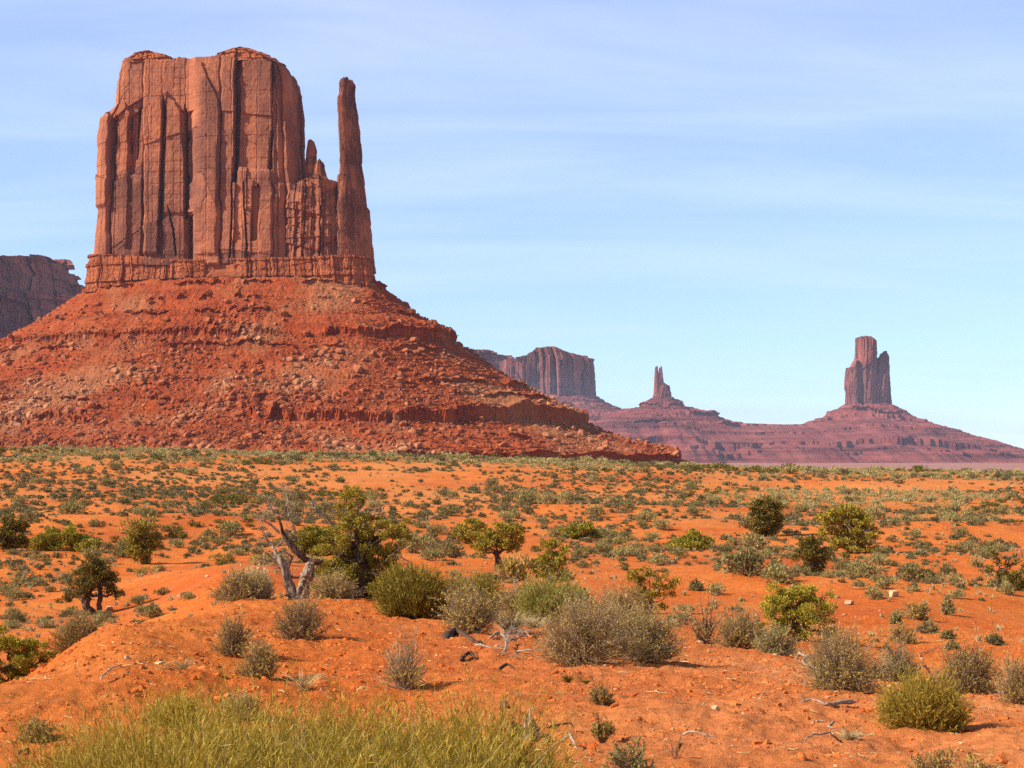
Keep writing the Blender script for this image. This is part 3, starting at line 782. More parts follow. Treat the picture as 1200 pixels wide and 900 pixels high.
cliff('shoulder', DR, [(420, 999), (431, 993), (478, 991)], [(420, 1003), (435, 1008), (478, 1012)],
      [(993, 431), (996, 430), (998, 424), (1003, 420)], 478, 40, M['far_cliff'], b3, 260, 140, [(24, 6, 80), (11, 3, 50), (6, 1.4, 25)], seed=75, power=2.4, rough=1.0, dy=-20)
talus('talus_slope', DR, 990, 1046, 75, 0, [0, 25, 70, 110, 190, 260, 400, 640], [205, 190, 165, 135, 112, 95, 50, -20],
      [dict(out=62, h=24, wob=30, back=45, gap=-0.35, mask=lambda p: 0.35 + 0.65 * smooth(992, 1004, p) * smooth(1052, 1036, p)), dict(out=150, h=16, wob=30, back=60, gap=-0.2)], M['far_talus'], b3, 700, 77, unit=6.0, stepn=0.7)

# the small twin-horned butte
b2 = far_butte('small distant butte with twin horn spires on a wide stepped mound', 'butte')
cliff('horn', DR, [(430, 768), (440, 767), (468, 766)], [(430, 770.5), (440, 772), (468, 776)], [(768, 430), (770, 429)], 468, 16, M['far_cliff'], b2, 120, 90, [(14, 3, 40), (7, 1.4, 20)], seed=81, power=2.4, rough=0.6)
cliff('horn', DR, [(430, 773), (441, 771), (468, 768)], [(430, 775.5), (444, 777.5), (468, 779)], [(773, 431), (775, 429)], 468, 16, M['far_cliff'], b2, 120, 90, [(14, 3, 40), (7, 1.4, 20)], seed=82, power=2.4, rough=0.6)
cliff('shoulder', DR, [(448, 774), (468, 764)], [(448, 781), (452, 785), (470, 786)], [(774, 452), (779, 448), (785, 452)], 471, 24, M['far_cliff'], b2, 160, 90, [(18, 4, 40), (8, 1.6, 20)], seed=83, power=2.6, rough=0.6)
talus('talus_slope', DR, 763, 787, 26, 0, [0, 40, 110, 160, 205, 260, 420, 640], [240, 205, 178, 160, 148, 128, 70, -20],
      [dict(out=44, h=12, wob=10, back=30, gap=-0.4), dict(out=195, h=26, wob=34, back=120, gap=-0.8, mask=lambda p: 0.25 + 0.75 * smooth(790, 815, p)), dict(out=300, h=14, wob=24, back=60, gap=-0.5)], M['far_talus'], b2, 700, 87, unit=6.0, stepn=0.7)

# long mesa behind the great butte's right flank
DM = 7600.0
b4 = far_butte('distant flat topped mesa with sheer fluted walls behind the right flank of the huge butte', 'mesa', 'mesa')
cliff('cliff', DM, [(406, 596), (480, 592)], [(406, 684), (420, 692), (440, 694), (480, 697)],
      [(592, 421), (610, 417), (622, 413), (628, 408), (652, 407), (662, 412), (676, 416), (694, 419)],
      476, 190, M['far_cliff'], b4, 900, 220, [(120, 40, 400), (52, 16, 240), (22, 5, 90)], seed=91, power=3.2, rough=1.5, beds=2.0, bed_h=14,
      slabs=[(600, 600, 612, 612, 418, 474, -22), (612, 611, 620, 620, 424, 474, 18), (640, 640, 645, 644, 416, 474, 26), (655, 655, 664, 664, 424, 474, -18)])
cliff('cliff', DM + 500, [(405, 470), (490, 468)], [(405, 596), (420, 600), (490, 606)],
      [(470, 406), (538, 409), (578, 410), (582, 412), (590, 416), (602, 417)], 486, 260, M['far_cliff'], b4, 700, 150, [(150, 45, 150), (60, 18, 60), (24, 6, 30)], seed=93, power=4, rough=2.0, beds=16, bed_h=22)
talus('talus_slope', DM, 590, 699, 230, 0, [0, 60, 160, 300, 520, 900], [282, 240, 200, 150, 60, -40],
      [dict(out=90, h=16, wob=26, back=60, gap=-0.2)], M['far_talus'], b4, 700, 97, unit=7.0, stepn=0.6)

# dark mesa beyond the great butte's left flank
DL = 3900.0
b5 = far_butte('shaded flat topped mesa beyond the left flank of the huge butte', 'mesa', 'mesa')
cliff('cliff', DL, [(290, -190), (420, -200)], [(290, 108), (300, 113), (322, 122), (420, 134)],
      [(-190, 294), (0, 294), (40, 296), (80, 297), (110, 298)], 420, 140, M['far_cliff'], b5, 1000, 200, [(150, 26, 60), (60, 9, 22), (24, 3, 12)], seed=101, power=5.5, rough=1.6, beds=8, bed_h=13, shear=0.9,
      cap_step=[(345, 30), (326, 24), (309, 18)], )
talus('talus_slope', DL, -190, 110, 190, 0, [0, 80, 200, 420, 700], [230, 190, 130, 20, -48], [dict(out=60, h=14, wob=14, back=30)], M['far_talus'], b5, 500, 107, unit=4.0, stepn=0.5, shear=0.9)

# the empties stand at the foot of their things
def settle(root, x, y, z):
    root.location = (x, y, z)
    for ch in root.children:
        ch.location = (-x, -y, -z)
settle(butte, PX(270, D0), D0, -46)
settle(b3, PX(1018, DR), DR, -46); settle(b2, PX(775, DR), DR, -46); settle(b4, PX(600, DM), DM, -46); settle(b5, PX(-40, DL), DL, -46)

# ------------------------------------------------------------------ the air between
def haze():
    m = bpy.data.materials.new('haze'); m.use_nodes = True
    n, l = m.node_tree.nodes, m.node_tree.links
    n.remove(n['Principled BSDF'])
    v = n.new('ShaderNodeVolumePrincipled')
    v.inputs['Color'].default_value = (0.70, 0.76, 1.0, 1)
    v.inputs['Density'].default_value = 2.5e-5
    v.inputs['Anisotropy'].default_value = 0.0
    l.new(v.outputs[0], n['Material Output'].inputs['Volume'])
    x, y0, y1, z0, z1 = 14500, -14500, 14500, -75, 330
    Vh = [(sx * x, yy, zz) for zz in (z0, z1) for (sx, yy) in ((-1, y0), (1, y0), (1, y1), (-1, y1))]
    Qh = [(0, 3, 2, 1), (4, 5, 6, 7), (0, 1, 5, 4), (1, 2, 6, 5), (2, 3, 7, 6), (3, 0, 4, 7)]
    o = mesh_np('haze', Vh, Qh, m)
    return tag(o, kind='stuff')
haze()

# ------------------------------------------------------------------ plants: materials
def leaf_mat(name, cols, trans=0.25, hue_obj=0.25, rough=0.8):
    """small leaves or thin stems: every leaf its own tint, every plant a little lighter or darker"""
    t = NT(name)
    g = t.add('ShaderNodeNewGeometry')
    n = len(cols)
    col = t.ramp(g.outputs['Random Per Island'], [(i / max(n - 1, 1), c) for i, c in enumerate(cols)])
    oi = t.add('ShaderNodeObjectInfo')
    v = t.ramp(oi.outputs['Random'], [(0.0, 1 - hue_obj), (1.0, 1 + hue_obj)])
    col = t.mix(1.0, col, v, 'MULTIPLY')
    d = t.add('ShaderNodeBsdfDiffuse'); t.l.new(col, d.inputs['Color'])
    tr = t.add('ShaderNodeBsdfTranslucent'); t.l.new(col, tr.inputs['Color'])
    mx = t.add('ShaderNodeMixShader'); mx.inputs[0].default_value = trans
    t.l.new(d.outputs[0], mx.inputs[1]); t.l.new(tr.outputs[0], mx.inputs[2])
    t.l.new(mx.outputs[0], t.out.inputs['Surface'])
    return t.m
M['twig'] = leaf_mat('brown_twigs', [(0.184, 0.0978, 0.0575), (0.2645, 0.1725, 0.1035), (0.345, 0.23, 0.1437)], 0.0)
M['grey_twig'] = leaf_mat('grey_twigs', [(0.2167, 0.1423, 0.0803), (0.306, 0.2102, 0.1204), (0.4208, 0.3092, 0.1894)], 0.0)
M['sage'] = leaf_mat('grey_green_leaves', [(0.1739, 0.1478, 0.0479), (0.2762, 0.2262, 0.0745), (0.4092, 0.3218, 0.1118)])
M['pale_sage'] = leaf_mat('pale_sage_leaves', [(0.2205, 0.1875, 0.0688), (0.3087, 0.2562, 0.088), (0.3969, 0.3125, 0.1071)])
M['olive'] = leaf_mat('olive_brown_leaves', [(0.2328, 0.1566, 0.0367), (0.3749, 0.2574, 0.0586), (0.5429, 0.358, 0.0881)])
M['brown_leaf'] = leaf_mat('dull_brown_leaves', [(0.2413, 0.1552, 0.0379), (0.3974, 0.2622, 0.0662), (0.6102, 0.4147, 0.1179)])
M['broom'] = leaf_mat('yellow_green_stems', [(0.1748, 0.1172, 0.0138), (0.3018, 0.2069, 0.023), (0.4448, 0.2965, 0.0459), (0.5413, 0.3794, 0.0919)], 0.2)
M['broom_dark'] = leaf_mat('olive_green_stems', [(0.1231, 0.0921, 0.0142), (0.2173, 0.158, 0.0237), (0.333, 0.2303, 0.0474)], 0.2)
M['lime'] = leaf_mat('bright_yellow_green_stems', [(0.1942, 0.1734, 0.0367), (0.297, 0.2499, 0.0551), (0.3884, 0.306, 0.0826)], 0.2)
M['straw'] = leaf_mat('straw_blades', [(0.42, 0.29, 0.12), (0.52, 0.39, 0.18), (0.62, 0.48, 0.26)], 0.2)
M['juniper'] = leaf_mat('juniper_foliage', [(0.1618, 0.1332, 0.0216), (0.2928, 0.2177, 0.0302), (0.4602, 0.322, 0.0475)], 0.15, 0.15)
M['juniper_green'] = leaf_mat('green_juniper_foliage', [(0.1729, 0.1603, 0.019), (0.3026, 0.2522, 0.0304), (0.4466, 0.3526, 0.0532)], 0.15, 0.15)
M['juniper_dark'] = leaf_mat('dark_juniper_foliage', [(0.0806, 0.0702, 0.0166), (0.1468, 0.1109, 0.0233), (0.2487, 0.1756, 0.0366)], 0.15, 0.15)
def bark_mat(name, a, b, c):
    t = NT(name)
    p = t.pos((1, 1, 0.12), obj=True)
    n = t.noise(p, 28, 6, 0.65, 0.6)
    col = t.ramp(n, [(0.3, a), (0.5, b), (0.7, c)])
    return t.done(col, 0.9, t.bump(n, 0.9, 0.02), 0.1)
M['bark'] = bark_mat('shaggy_bark', (0.045, 0.026, 0.017), (0.09, 0.055, 0.035), (0.16, 0.10, 0.066))
M['bleached'] = bark_mat('bleached_dead_wood', (0.10, 0.062, 0.04), (0.31, 0.215, 0.145), (0.46, 0.35, 0.25))
M['grey_wood'] = bark_mat('weathered_grey_wood', (0.15, 0.10, 0.065), (0.33, 0.235, 0.16), (0.46, 0.35, 0.25))
M['char'] = bark_mat('dark_rotten_wood', (0.03, 0.018, 0.012), (0.08, 0.04, 0.025), (0.14, 0.08, 0.05))
M['stone'] = rock_mat('loose_stone', (0.36, 0.17, 0.09), (0.46, 0.25, 0.14), (0.56, 0.36, 0.22), (0.36, 0.14, 0.07), 0.05, 0.3, 0.1, 0.3)
M['dark_stone'] = rock_mat('dark_red_stone', (0.11, 0.035, 0.022), (0.16, 0.05, 0.03), (0.22, 0.08, 0.05), (0.08, 0.03, 0.02), 0.05, 0.3, 0.1, 0.3)
M['pale_stone'] = rock_mat('pale_tan_stone', (0.46, 0.28, 0.14), (0.56, 0.37, 0.19), (0.64, 0.46, 0.27), (0.40, 0.20, 0.10), 0.15, 0.2, 0.1, 0.3)
M['clod'] = rock_mat('red_soil_clods', (0.42, 0.085, 0.018), (0.51, 0.125, 0.026), (0.62, 0.20, 0.055), (0.40, 0.09, 0.025), 0.05, 0.1, 0.1, 0.3)

# ------------------------------------------------------------------ plants: geometry (arrays)
class Geo:
    def __init__(self): self.v, self.q, self.m, self.n = [], [], [], 0
    def add(self, V, Q, mi=0):
        self.v.append(V); self.q.append(Q + self.n); self.m.append(np.full(len(Q), mi)); self.n += len(V)
    def arrays(self): return np.concatenate(self.v), np.concatenate(self.q), np.concatenate(self.m)
    def build(self, name, mats, parent=None, smooth_shade=False):
        V, Q, m = self.arrays()
        return mesh_np(name, V, Q, mats, m, smooth_shade, parent)

def nrm(v): return v / (np.linalg.norm(v, axis=-1, keepdims=True) + 1e-9)

def tubes(geo, P, R, sides=3, mi=0):
    """P (T, N, 3) centre lines, R (T, N) radii"""
    T, N = P.shape[:2]
    d = np.gradient(P, axis=1); d = nrm(d)
    ref = np.where(np.abs(d[..., 2:3]) > 0.9, np.array([1.0, 0, 0]), np.array([0, 0, 1.0]))
    a = nrm(np.cross(d, ref)); b = np.cross(d, a)
    th = np.arange(sides) / sides * 2 * math.pi
    V = P[:, :, None, :] + R[:, :, None, None] * (np.cos(th)[None, None, :, None] * a[:, :, None, :] + np.sin(th)[None, None, :, None] * b[:, :, None, :])
    q = grid_quads(1 if N < 2 else N, sides, True)
    Q = (q[None] + (np.arange(T) * N * sides)[:, None, None]).reshape(-1, 4)
    geo.add(V.reshape(-1, 3), Q, mi)

def leaves(geo, C, D, L, Wd, rng, mi=0):
    """flat leaf faces: centre C, direction D, length L, width Wd"""
    n = len(C)
    D = nrm(D); sd = nrm(np.cross(D, rng.normal(size=(n, 3))))
    L = np.broadcast_to(np.asarray(L, float), (n,))[:, None]; Wd = np.broadcast_to(np.asarray(Wd, float), (n,))[:, None]
    V = np.stack([C - D * L / 2, C + sd * Wd / 2, C + D * L / 2, C - sd * Wd / 2], 1)
    geo.add(V.reshape(-1, 3), np.arange(n * 4).reshape(n, 4), mi)

def dome_dirs(n, rng, flat=0.9):
    ph = rng.uniform(0, 2 * math.pi, n); ct = rng.uniform(0.02, 1, n) ** flat
    st = np.sqrt(1 - ct * ct)
    return np.stack([st * np.cos(ph), st * np.sin(ph), ct], -1)

def lumpy(D, seed, amt=0.25, f=2.0):
    return 1 + amt * fbm(D[:, 0] * f + seed, D[:, 1] * f, D[:, 2] * f, 2, seed)

def twiggy(w, h, seed, stems=170, leaf=4600, leaf_l=0.03, stem_r=0.004, depth=0.9, ragged=0.42, mats=('twig', 'sage'), bare=0.0):
    """a dome of branching twigs (part: stems) carrying small leaves (part: foliage); returns the two Geos"""
    rng = np.random.default_rng(seed)
    st, fo = Geo(), Geo()
    D = dome_dirs(stems, rng, 0.8)
    k = lumpy(D, seed, ragged) * rng.uniform(0.75, 1.0, stems)
    E = D * np.array([w / 2, w / 2 * depth, h]) * k[:, None]
    B = np.stack([rng.normal(0, w * 0.05, stems), rng.normal(0, w * 0.05, stems), np.full(stems, -0.04)], -1)
    t = np.linspace(0, 1, 6)[None, :, None]
    up = np.array([0, 0, 1.0])
    P = B[:, None] + (E - B)[:, None] * t + (up * h * 0.13 * rng.normal(0.3, 1, stems)[:, None])[:, None] * (t * (1 - t)) * 2
    P = P + np.cumsum(rng.normal(0, w * 0.012, P.shape), axis=1) * (t > 0)
    tubes(st, P, (stem_r * rng.uniform(0.7, 1.4, stems))[:, None] * np.linspace(1.3, 0.45, 6)[None], 3)
    nt = stems * 5
    si = rng.integers(0, stems, nt); ti = rng.uniform(0.3, 1, nt)
    f = ti * 5; i0 = np.minimum(f.astype(int), 4); fr = (f - i0)[:, None]
    S = P[si, i0] * (1 - fr) + P[si, i0 + 1] * fr
    d = nrm(nrm(E[si] - B[si]) + rng.normal(0, 0.55, (nt, 3)) + up * 0.25)
    ln = (w * 0.16 * rng.uniform(0.5, 1.3, nt))[:, None]
    tt = np.linspace(0, 1, 4)[None, :, None]
    P2 = S[:, None] + (d * ln)[:, None] * tt + np.cumsum(rng.normal(0, w * 0.008, (nt, 4, 3)), 1) * (tt > 0)
    P2[..., 2] = np.maximum(P2[..., 2], -0.03)
    tubes(st, P2, (stem_r * 0.55 * rng.uniform(0.7, 1.3, nt))[:, None] * np.linspace(1, 0.5, 4)[None], 3)
    if leaf:
        ok = np.nonzero(rng.random(nt) >= bare)[0]
        leaf = int(leaf * stems / 170)
        li = rng.choice(ok, leaf); lt = rng.uniform(0.15, 1.05, leaf)[:, None]
        C = S[li] + d[li] * ln[li] * lt + rng.normal(0, w * 0.014, (leaf, 3))
        C[:, 2] = np.maximum(C[:, 2], 0.01)
        leaves(fo, C, d[li] + rng.normal(0, 0.6, (leaf, 3)), leaf_l * rng.uniform(0.6, 1.5, leaf), leaf_l * 0.42 * rng.uniform(0.7, 1.4, leaf), rng)
    return st, fo

def broom(w, h, seed, n=1500, r=0.0035, depth=0.8, spread=0.55, wild=0.085, sprigs=9, sprig_l=0.11, lean=0.16):
    """a dense bush of thin upright stems"""
    rng = np.random.default_rng(seed)
    g = Geo()
    a = rng.uniform(0, 2 * math.pi, n); q = np.sqrt(rng.random(n))
    B = np.stack([np.cos(a) * q * w * 0.27, np.sin(a) * q * w * 0.27 * depth, np.full(n, -0.05)], -1)
    out = np.stack([np.cos(a) * q, np.sin(a) * q, 0 * a], -1) * spread
    lump = 1 + 0.22 * fbm(B[:, 0] / (w * 0.13), B[:, 1] / (w * 0.13), 0, 2, seed) + 0.3 * vnoise(B[:, 0] / (w * 0.3) + seed, B[:, 1] / (w * 0.3), 0, seed + 2)
    hh = h * np.sqrt(np.clip(1 - 0.72 * q ** 2.2, 0.1, 1)) * rng.uniform(0.62, 1.03, n) * lump
    d = nrm(out + rng.normal(0, lean, (n, 3)) * np.array([1, 1, 0.3]) + np.array([0, 0, 1]))
    t = np.linspace(0, 1, 5)[None, :, None]
    P = B[:, None] + (d * (hh + 0.05)[:, None])[:, None] * t
    P = P + np.cumsum(rng.normal(0, h * wild * 0.35, P.shape), 1) * (t > 0) - np.array([0, 0, 1]) * (t ** 2) * (q * h * 0.08)[:, None, None]
    tubes(g, P, (r * rng.uniform(0.6, 1.4, n))[:, None] * np.array([1.1, 1.0, 0.9, 0.75, 0.3])[None], 3)
    # short side sprigs and seed heads
    m = n * sprigs
    si = rng.integers(0, n, m); f_ = rng.uniform(1.2, 4, m); i0 = np.minimum(f_.astype(int), 3); fr = (f_ - i0)[:, None]
    S = P[si, i0] * (1 - fr) + P[si, i0 + 1] * fr
    d2 = nrm(d[si] + rng.normal(0, 0.6, (m, 3)) + np.array([0, 0, 0.15]))
    l2 = sprig_l * h * rng.uniform(0.5, 1.4, m)
    leaves(g, S + d2 * l2[:, None] * 0.5, d2, l2, r * 1.9 * rng.uniform(0.7, 1.5, m), rng)
    return g

def tuft(w, h, seed, n=160, r=0.003, droop=0.5):
    """a loose tuft of bending grass blades"""
    rng = np.random.default_rng(seed); g = Geo()
    D = dome_dirs(n, rng, 0.55)
    ln = h * rng.uniform(0.6, 1.1, n)
    t = np.linspace(0, 1, 5)[None, :, None]
    side = np.stack([D[:, 0], D[:, 1], 0 * D[:, 0]], -1)
    P = np.stack([rng.normal(0, w * 0.08, n), rng.normal(0, w * 0.08, n), np.full(n, -0.02)], -1)[:, None] + (nrm(D + np.array([0, 0, 0.6])) * ln[:, None])[:, None] * t
    P = P + (side * (w * 0.35))[:, None] * t ** 2 - np.array([0, 0, 1]) * (t ** 2.5) * (droop * ln * 0.4)[:, None, None]
    tubes(g, P, (r * rng.uniform(0.7, 1.3, n))[:, None] * np.array([1, 1, 0.9, 0.7, 0.3])[None], 3)
    return g

def low_shrub(w, h, seed, n, leaf, depth=0.9):
    """a small shrub seen from afar: leaf faces in an uneven dome over a few twigs"""
    rng = np.random.default_rng(seed); g = Geo()
    k = 5 + seed % 4                      # sub-clumps
    cc = np.stack([rng.normal(0, w * 0.2, k), rng.normal(0, w * 0.2 * depth, k), rng.uniform(0.0, 0.2, k) * h], -1)
    cr = rng.uniform(0.45, 0.85, k)
    ci = rng.integers(0, k, n)
    D = dome_dirs(n, rng, 0.8)
    rad = rng.uniform(0.55, 1.05, n) ** 0.6
    C = cc[ci] + D * np.array([w * 0.36, w * 0.36 * depth, h * 0.95]) * (cr[ci] * rad)[:, None]
    C[:, 2] = np.maximum(C[:, 2], 0.0)
    leaves(g, C, D + rng.normal(0, 0.5, (n, 3)) + np.array([0, 0, 0.4]), leaf * rng.uniform(0.7, 1.5, n), leaf * 0.5 * rng.uniform(0.7, 1.3, n), rng, 0)
    s = max(6, n // 14)
    E = dome_dirs(s, rng, 0.8) * np.array([w * 0.45, w * 0.45 * depth, h * 0.9])
    t = np.linspace(0, 1, 3)[None, :, None]
    P = np.array([0, 0, -0.05]) + (E - np.array([0, 0, -0.05]))[:, None] * t + rng.normal(0, w * 0.03, (s, 3, 3)) * (t > 0)
    tubes(g, P, np.full((s, 1), leaf * 0.10) * np.array([1.4, 1, 0.5])[None], 3, 1)
    return g

def limb(geo, pts, r0, r1, seed, sides=7, n=16, gnarl=0.06, mi=0):
    """a crooked tapering branch through the given points; returns its centre line"""
    rng = np.random.default_rng(seed)
    pts = np.asarray(pts, float)
    tk = np.linspace(0, 1, len(pts)); t = np.linspace(0, 1, n)
    P = _cubic(tk, pts, t) if len(pts) > 2 else pts[0] + (pts[1] - pts[0]) * t[:, None]
    Lg = np.linalg.norm(pts[-1] - pts[0])
    wob = np.cumsum(rng.normal(0, 1, (n, 3)), 0); wob -= wob[0] + (wob[-1] - wob[0]) * t[:, None]
    P = P + wob * gnarl * Lg * 0.22
    R = (r0 + (r1 - r0) * t ** 0.8) * (1 + 0.14 * rng.normal(size=n)); R[0] *= 0.1; R[-1] *= 0.1
    tubes(geo, P[None], R[None], sides, mi)
    return P

def strands(geo, pts, r0, r1, seed, k=6, twist=1.2, sides=6, n=26, mi=0):
    """an old trunk: several sinewy strands that wind round each other"""
    rng = np.random.default_rng(seed)
    pts = np.asarray(pts, float); t = np.linspace(0, 1, n)
    C = _cubic(np.linspace(0, 1, len(pts)), pts, t)
    C = C + 0.25 * r0 * np.cumsum(rng.normal(0, 0.6, (n, 3)), 0) * 0.35
    R = r0 + (r1 - r0) * t ** 0.7
    for j in range(k):
        a = 2 * math.pi * j / k + twist * t * 3 + 0.5 * np.cumsum(rng.normal(0, 0.22, n))
        q = 0.62 * rng.uniform(0.6, 1.15)
        P = C + np.stack([np.cos(a) * R * q, np.sin(a) * R * q, 0 * a], -1)
        rad = R * rng.uniform(0.34, 0.58) * (1 + 0.2 * rng.normal(size=n)) * (1 + 0.5 * np.exp(-t * 9))
        end = int(n * rng.uniform(0.75, 1.0)) if j else n
        rad = rad.copy(); rad[0] *= 0.05; rad[end - 1] *= 0.1; rad[1] *= 0.7
        tubes(geo, P[None, :end], rad[None, :end], sides, mi)
    return C

def dead_twigs(geo, P, r, seed, n=5, length=0.4, depth=2, mi=0):
    """bare twigs that fork off a branch, and fork again"""
    rng = np.random.default_rng(seed)
    for k in range(n):
        i = rng.integers(len(P) // 3, len(P))
        i = min(i, len(P) - 1)
        d = nrm(P[i] - P[max(i - 2, 0)] + 1e-6) + rng.normal(0, 0.75, 3) + np.array([0, 0, 0.2]); d = nrm(d)
        L_ = length * rng.uniform(0.5, 1.2)
        Q_ = limb(geo, [P[i], P[i] + d * L_ * 0.5 + rng.normal(0, 0.1, 3) * L_, P[i] + nrm(d + rng.normal(0, 0.5, 3)) * L_], r * rng.uniform(0.6, 1), r * 0.25, int(rng.integers(1e6)), 4, 7, 0.12, mi)
        if depth > 1:
            dead_twigs(geo, Q_, r * 0.55, int(rng.integers(1e6)), 3, length * 0.55, depth - 1, mi)

def foliage_clumps(geo, clumps, n_per_m3, leaf, rng, seed):
    """sprays of tiny scale leaves gathered in ragged pads, with gaps between the pads"""
    for (c, rad) in clumps:
        c = np.asarray(c, float); rad = np.asarray(rad, float) * np.ones(3)
        sub = max(4, int(7 * (rad.prod() / 0.03) ** 0.5)); sub = min(sub, 22)
        sc = rng.normal(0, 1, (sub, 3)); sc = nrm(sc) * (rng.random(sub) ** 0.45)[:, None] * rad * 0.95 + c
        for s_ in sc:
            sr = rad * rng.uniform(0.30, 0.52)
            n = int(n_per_m3 * (sr.prod() ** (2 / 3)))
            D = nrm(rng.normal(size=(n, 3)) + np.array([0, 0, 0.25]))
            C = s_ + D * sr * (rng.random(n) ** 0.45 * lumpy(D, seed, 0.35, 2.2))[:, None]
            leaves(geo, C, D + np.array([0, 0, 0.7]) + rng.normal(0, 0.45, (n, 3)), leaf * rng.uniform(0.7, 1.5, n), leaf * 0.5 * rng.uniform(0.7, 1.3, n), rng)

def juniper(clumps, trunk_pts, r0, seed, leaf, dens, fol='juniper', bark='bark', label=None, loc=(0, 0, 0), dead=3, group='juniper trees', bare_limbs=()):
    """tree > trunk (> limb), crown. clumps and trunk_pts in metres about the foot of the tree"""
    rng = np.random.default_rng(seed)
    root = empty('juniper_tree', loc, label, 'tree', group)
    tg = Geo()
    TP = strands(tg, trunk_pts, r0 * 1.05, r0 * 0.5, seed, 6, 0.8, 6, 18)
    limb(tg, [trunk_pts[0] + np.array([r0 * 0.6, 0.02, -0.05]), (np.array(trunk_pts[0]) + np.array(trunk_pts[-1])) / 2 + np.array([r0, 0, 0]), trunk_pts[-1]], r0 * 0.6, r0 * 0.35, seed + 1, 7, 14, 0.15)
    trunk = tg.build('trunk', M[bark], root, True)
    lg = Geo()
    for i, (c, rad) in enumerate(clumps):
        j = int(len(TP) * rng.uniform(0.55, 0.98))
        s = TP[min(j, len(TP) - 1)]
        c = np.asarray(c, float)
        mid = s + (c - s) * 0.5 + rng.normal(0, 0.12, 3) * np.linalg.norm(c - s) + np.array([0, 0, -0.05])
        LP = limb(lg, [s, mid, c], r0 * 0.45, r0 * 0.10, seed + 10 + i, 6, 12, 0.12)
        dead_twigs(lg, LP, r0 * 0.12, seed + 50 + i, dead, float(np.mean(rad)) * 0.9, 2)
    for k, bp in enumerate(bare_limbs):
        BP = limb(lg, bp, r0 * 0.35, r0 * 0.08, seed + 400 + k, 6, 14, 0.12, 1)
        dead_twigs(lg, BP, r0 * 0.12, seed + 450 + k, 5, np.linalg.norm(np.array(bp[-1]) - bp[0]) * 0.3, 2, 1)
    lg.build('limb', [M[bark], M['bleached']], trunk, True)
    cg = Geo()
    foliage_clumps(cg, clumps, dens, leaf, rng, seed)
    cg.build('crown', M[fol], root)
    return root

def at(px, py, r=None):
    """a spot on the ground under a picture point (at a set distance where a rise hides the foot)"""
    if r is None: x, y = ground_pt(px, py)
    else: x, y = float(ray(px, py)[0] * r), float(r)
    return x, y, float(ground_z(x, y, False))

LAND = []        # landmarks for the labels of the small shrubs: (column, row of the foot, words)
TAKEN = []       # spots the scattered shrubs keep clear of (x, y, radius)

# ------------------------------------------------------------------ junipers
def px_clumps(spec, bx, by, d, rng, ydepth=0.8):
    out = []
    for (cx_, cy_, rw, rh) in spec:
        c = ((cx_ - bx) * d / F, rng.normal(0, 0.25) * rw * d / F * 1.2, (by - cy_) * d / F)
        out.append((c, (1.12 * rw * d / F, 1.12 * rw * d / F * ydepth, 1.12 * rh * d / F)))
    return out

def tree_at(px, py, spec, label, short, r=None, trunk=None, r0=None, fol='juniper', seed=1, dead=3, bare=(), leafpx=2.6, densk=1.0, bark='bark', sink=0.05, skirt=True):
    x, y, z = at(px, py, r)
    d = y
    rng = np.random.default_rng(seed)
    if skirt:            # low boughs down to the soil
        lo_, hi_ = min(c[0] - c[2] for c in spec), max(c[0] + c[2] for c in spec)
        hh_ = py - min(c[1] for c in spec)
        spec = list(spec) + [(lo_ + (hi_ - lo_) * f_, py - hh_ * g_, (hi_ - lo_) * 0.17, hh_ * 0.17) for f_, g_ in ((0.3, 0.22), (0.52, 0.15), (0.72, 0.24), (0.5, 0.4))]
    cl = px_clumps(spec, px, py, d, rng)
    m = d / F
    hgt = (py - min(s[1] for s in spec)) * m
    tp = [np.array([0, 0, -0.1])] + [np.array([(tx - px) * m, 0.0, (py - ty) * m]) for (tx, ty) in (trunk or [(px - 2, py - 0.25 * hgt / m), (px + 1, py - 0.5 * hgt / m)])]
    leaf = leafpx * m
    dens = densk * 21.0 / (leaf * leaf)
    bl_ = [[np.array([(bx - px) * m, (-0.1 if q_ else 0.0), (py - by) * m]) for q_, (bx, by) in enumerate(b)] for b in bare]
    o = juniper(cl, tp, r0 or 0.045 * hgt, seed, leaf, dens, fol, bark, label, (x, y, z - sink), dead, bare_limbs=bl_)
    w = max(s[0] + s[2] for s in spec) - min(s[0] - s[2] for s in spec)
    LAND.append((px, py, short)); TAKEN.append((x, y, w * m * 0.42))
    return o

tree_at(419, 703, [(405, 580, 14, 17), (419, 592, 11, 11), (398, 604, 14, 12), (414, 612, 15, 11), (402, 628, 20, 14), (428, 634, 17, 13), (452, 620, 17, 14), (470, 618, 17, 14), (478, 626, 11, 12), (446, 640, 20, 14), (396, 650, 18, 15),
        (420, 652, 22, 16), (444, 656, 18, 13), (388, 668, 16, 13), (408, 672, 20, 14), (428, 680, 17, 15), (378, 676, 13, 10), (462, 644, 14, 11), (425, 614, 18, 13), (440, 612, 14, 11), (408, 692, 16, 10), (396, 638, 17, 13), (438, 668, 18, 14), (456, 656, 13, 11), (412, 600, 13, 10), (386, 656, 14, 11), (432, 690, 13, 10)],
        'large ragged yellow green juniper with bare pale limbs, growing against the dead snag', 'ragged juniper', r=28.5,
        trunk=[(424, 680), (420, 655), (421, 628)], r0=0.12, seed=4, dead=4, densk=1.35, bare=[[(419, 648), (424, 615), (430, 606), (446, 594), (452, 590)], [(404, 690), (440, 690), (455, 680), (468, 668), (472, 650)], [(380, 655), (366, 655), (352, 652)], [(400, 620), (374, 596), (364, 586)]], leafpx=2.2)
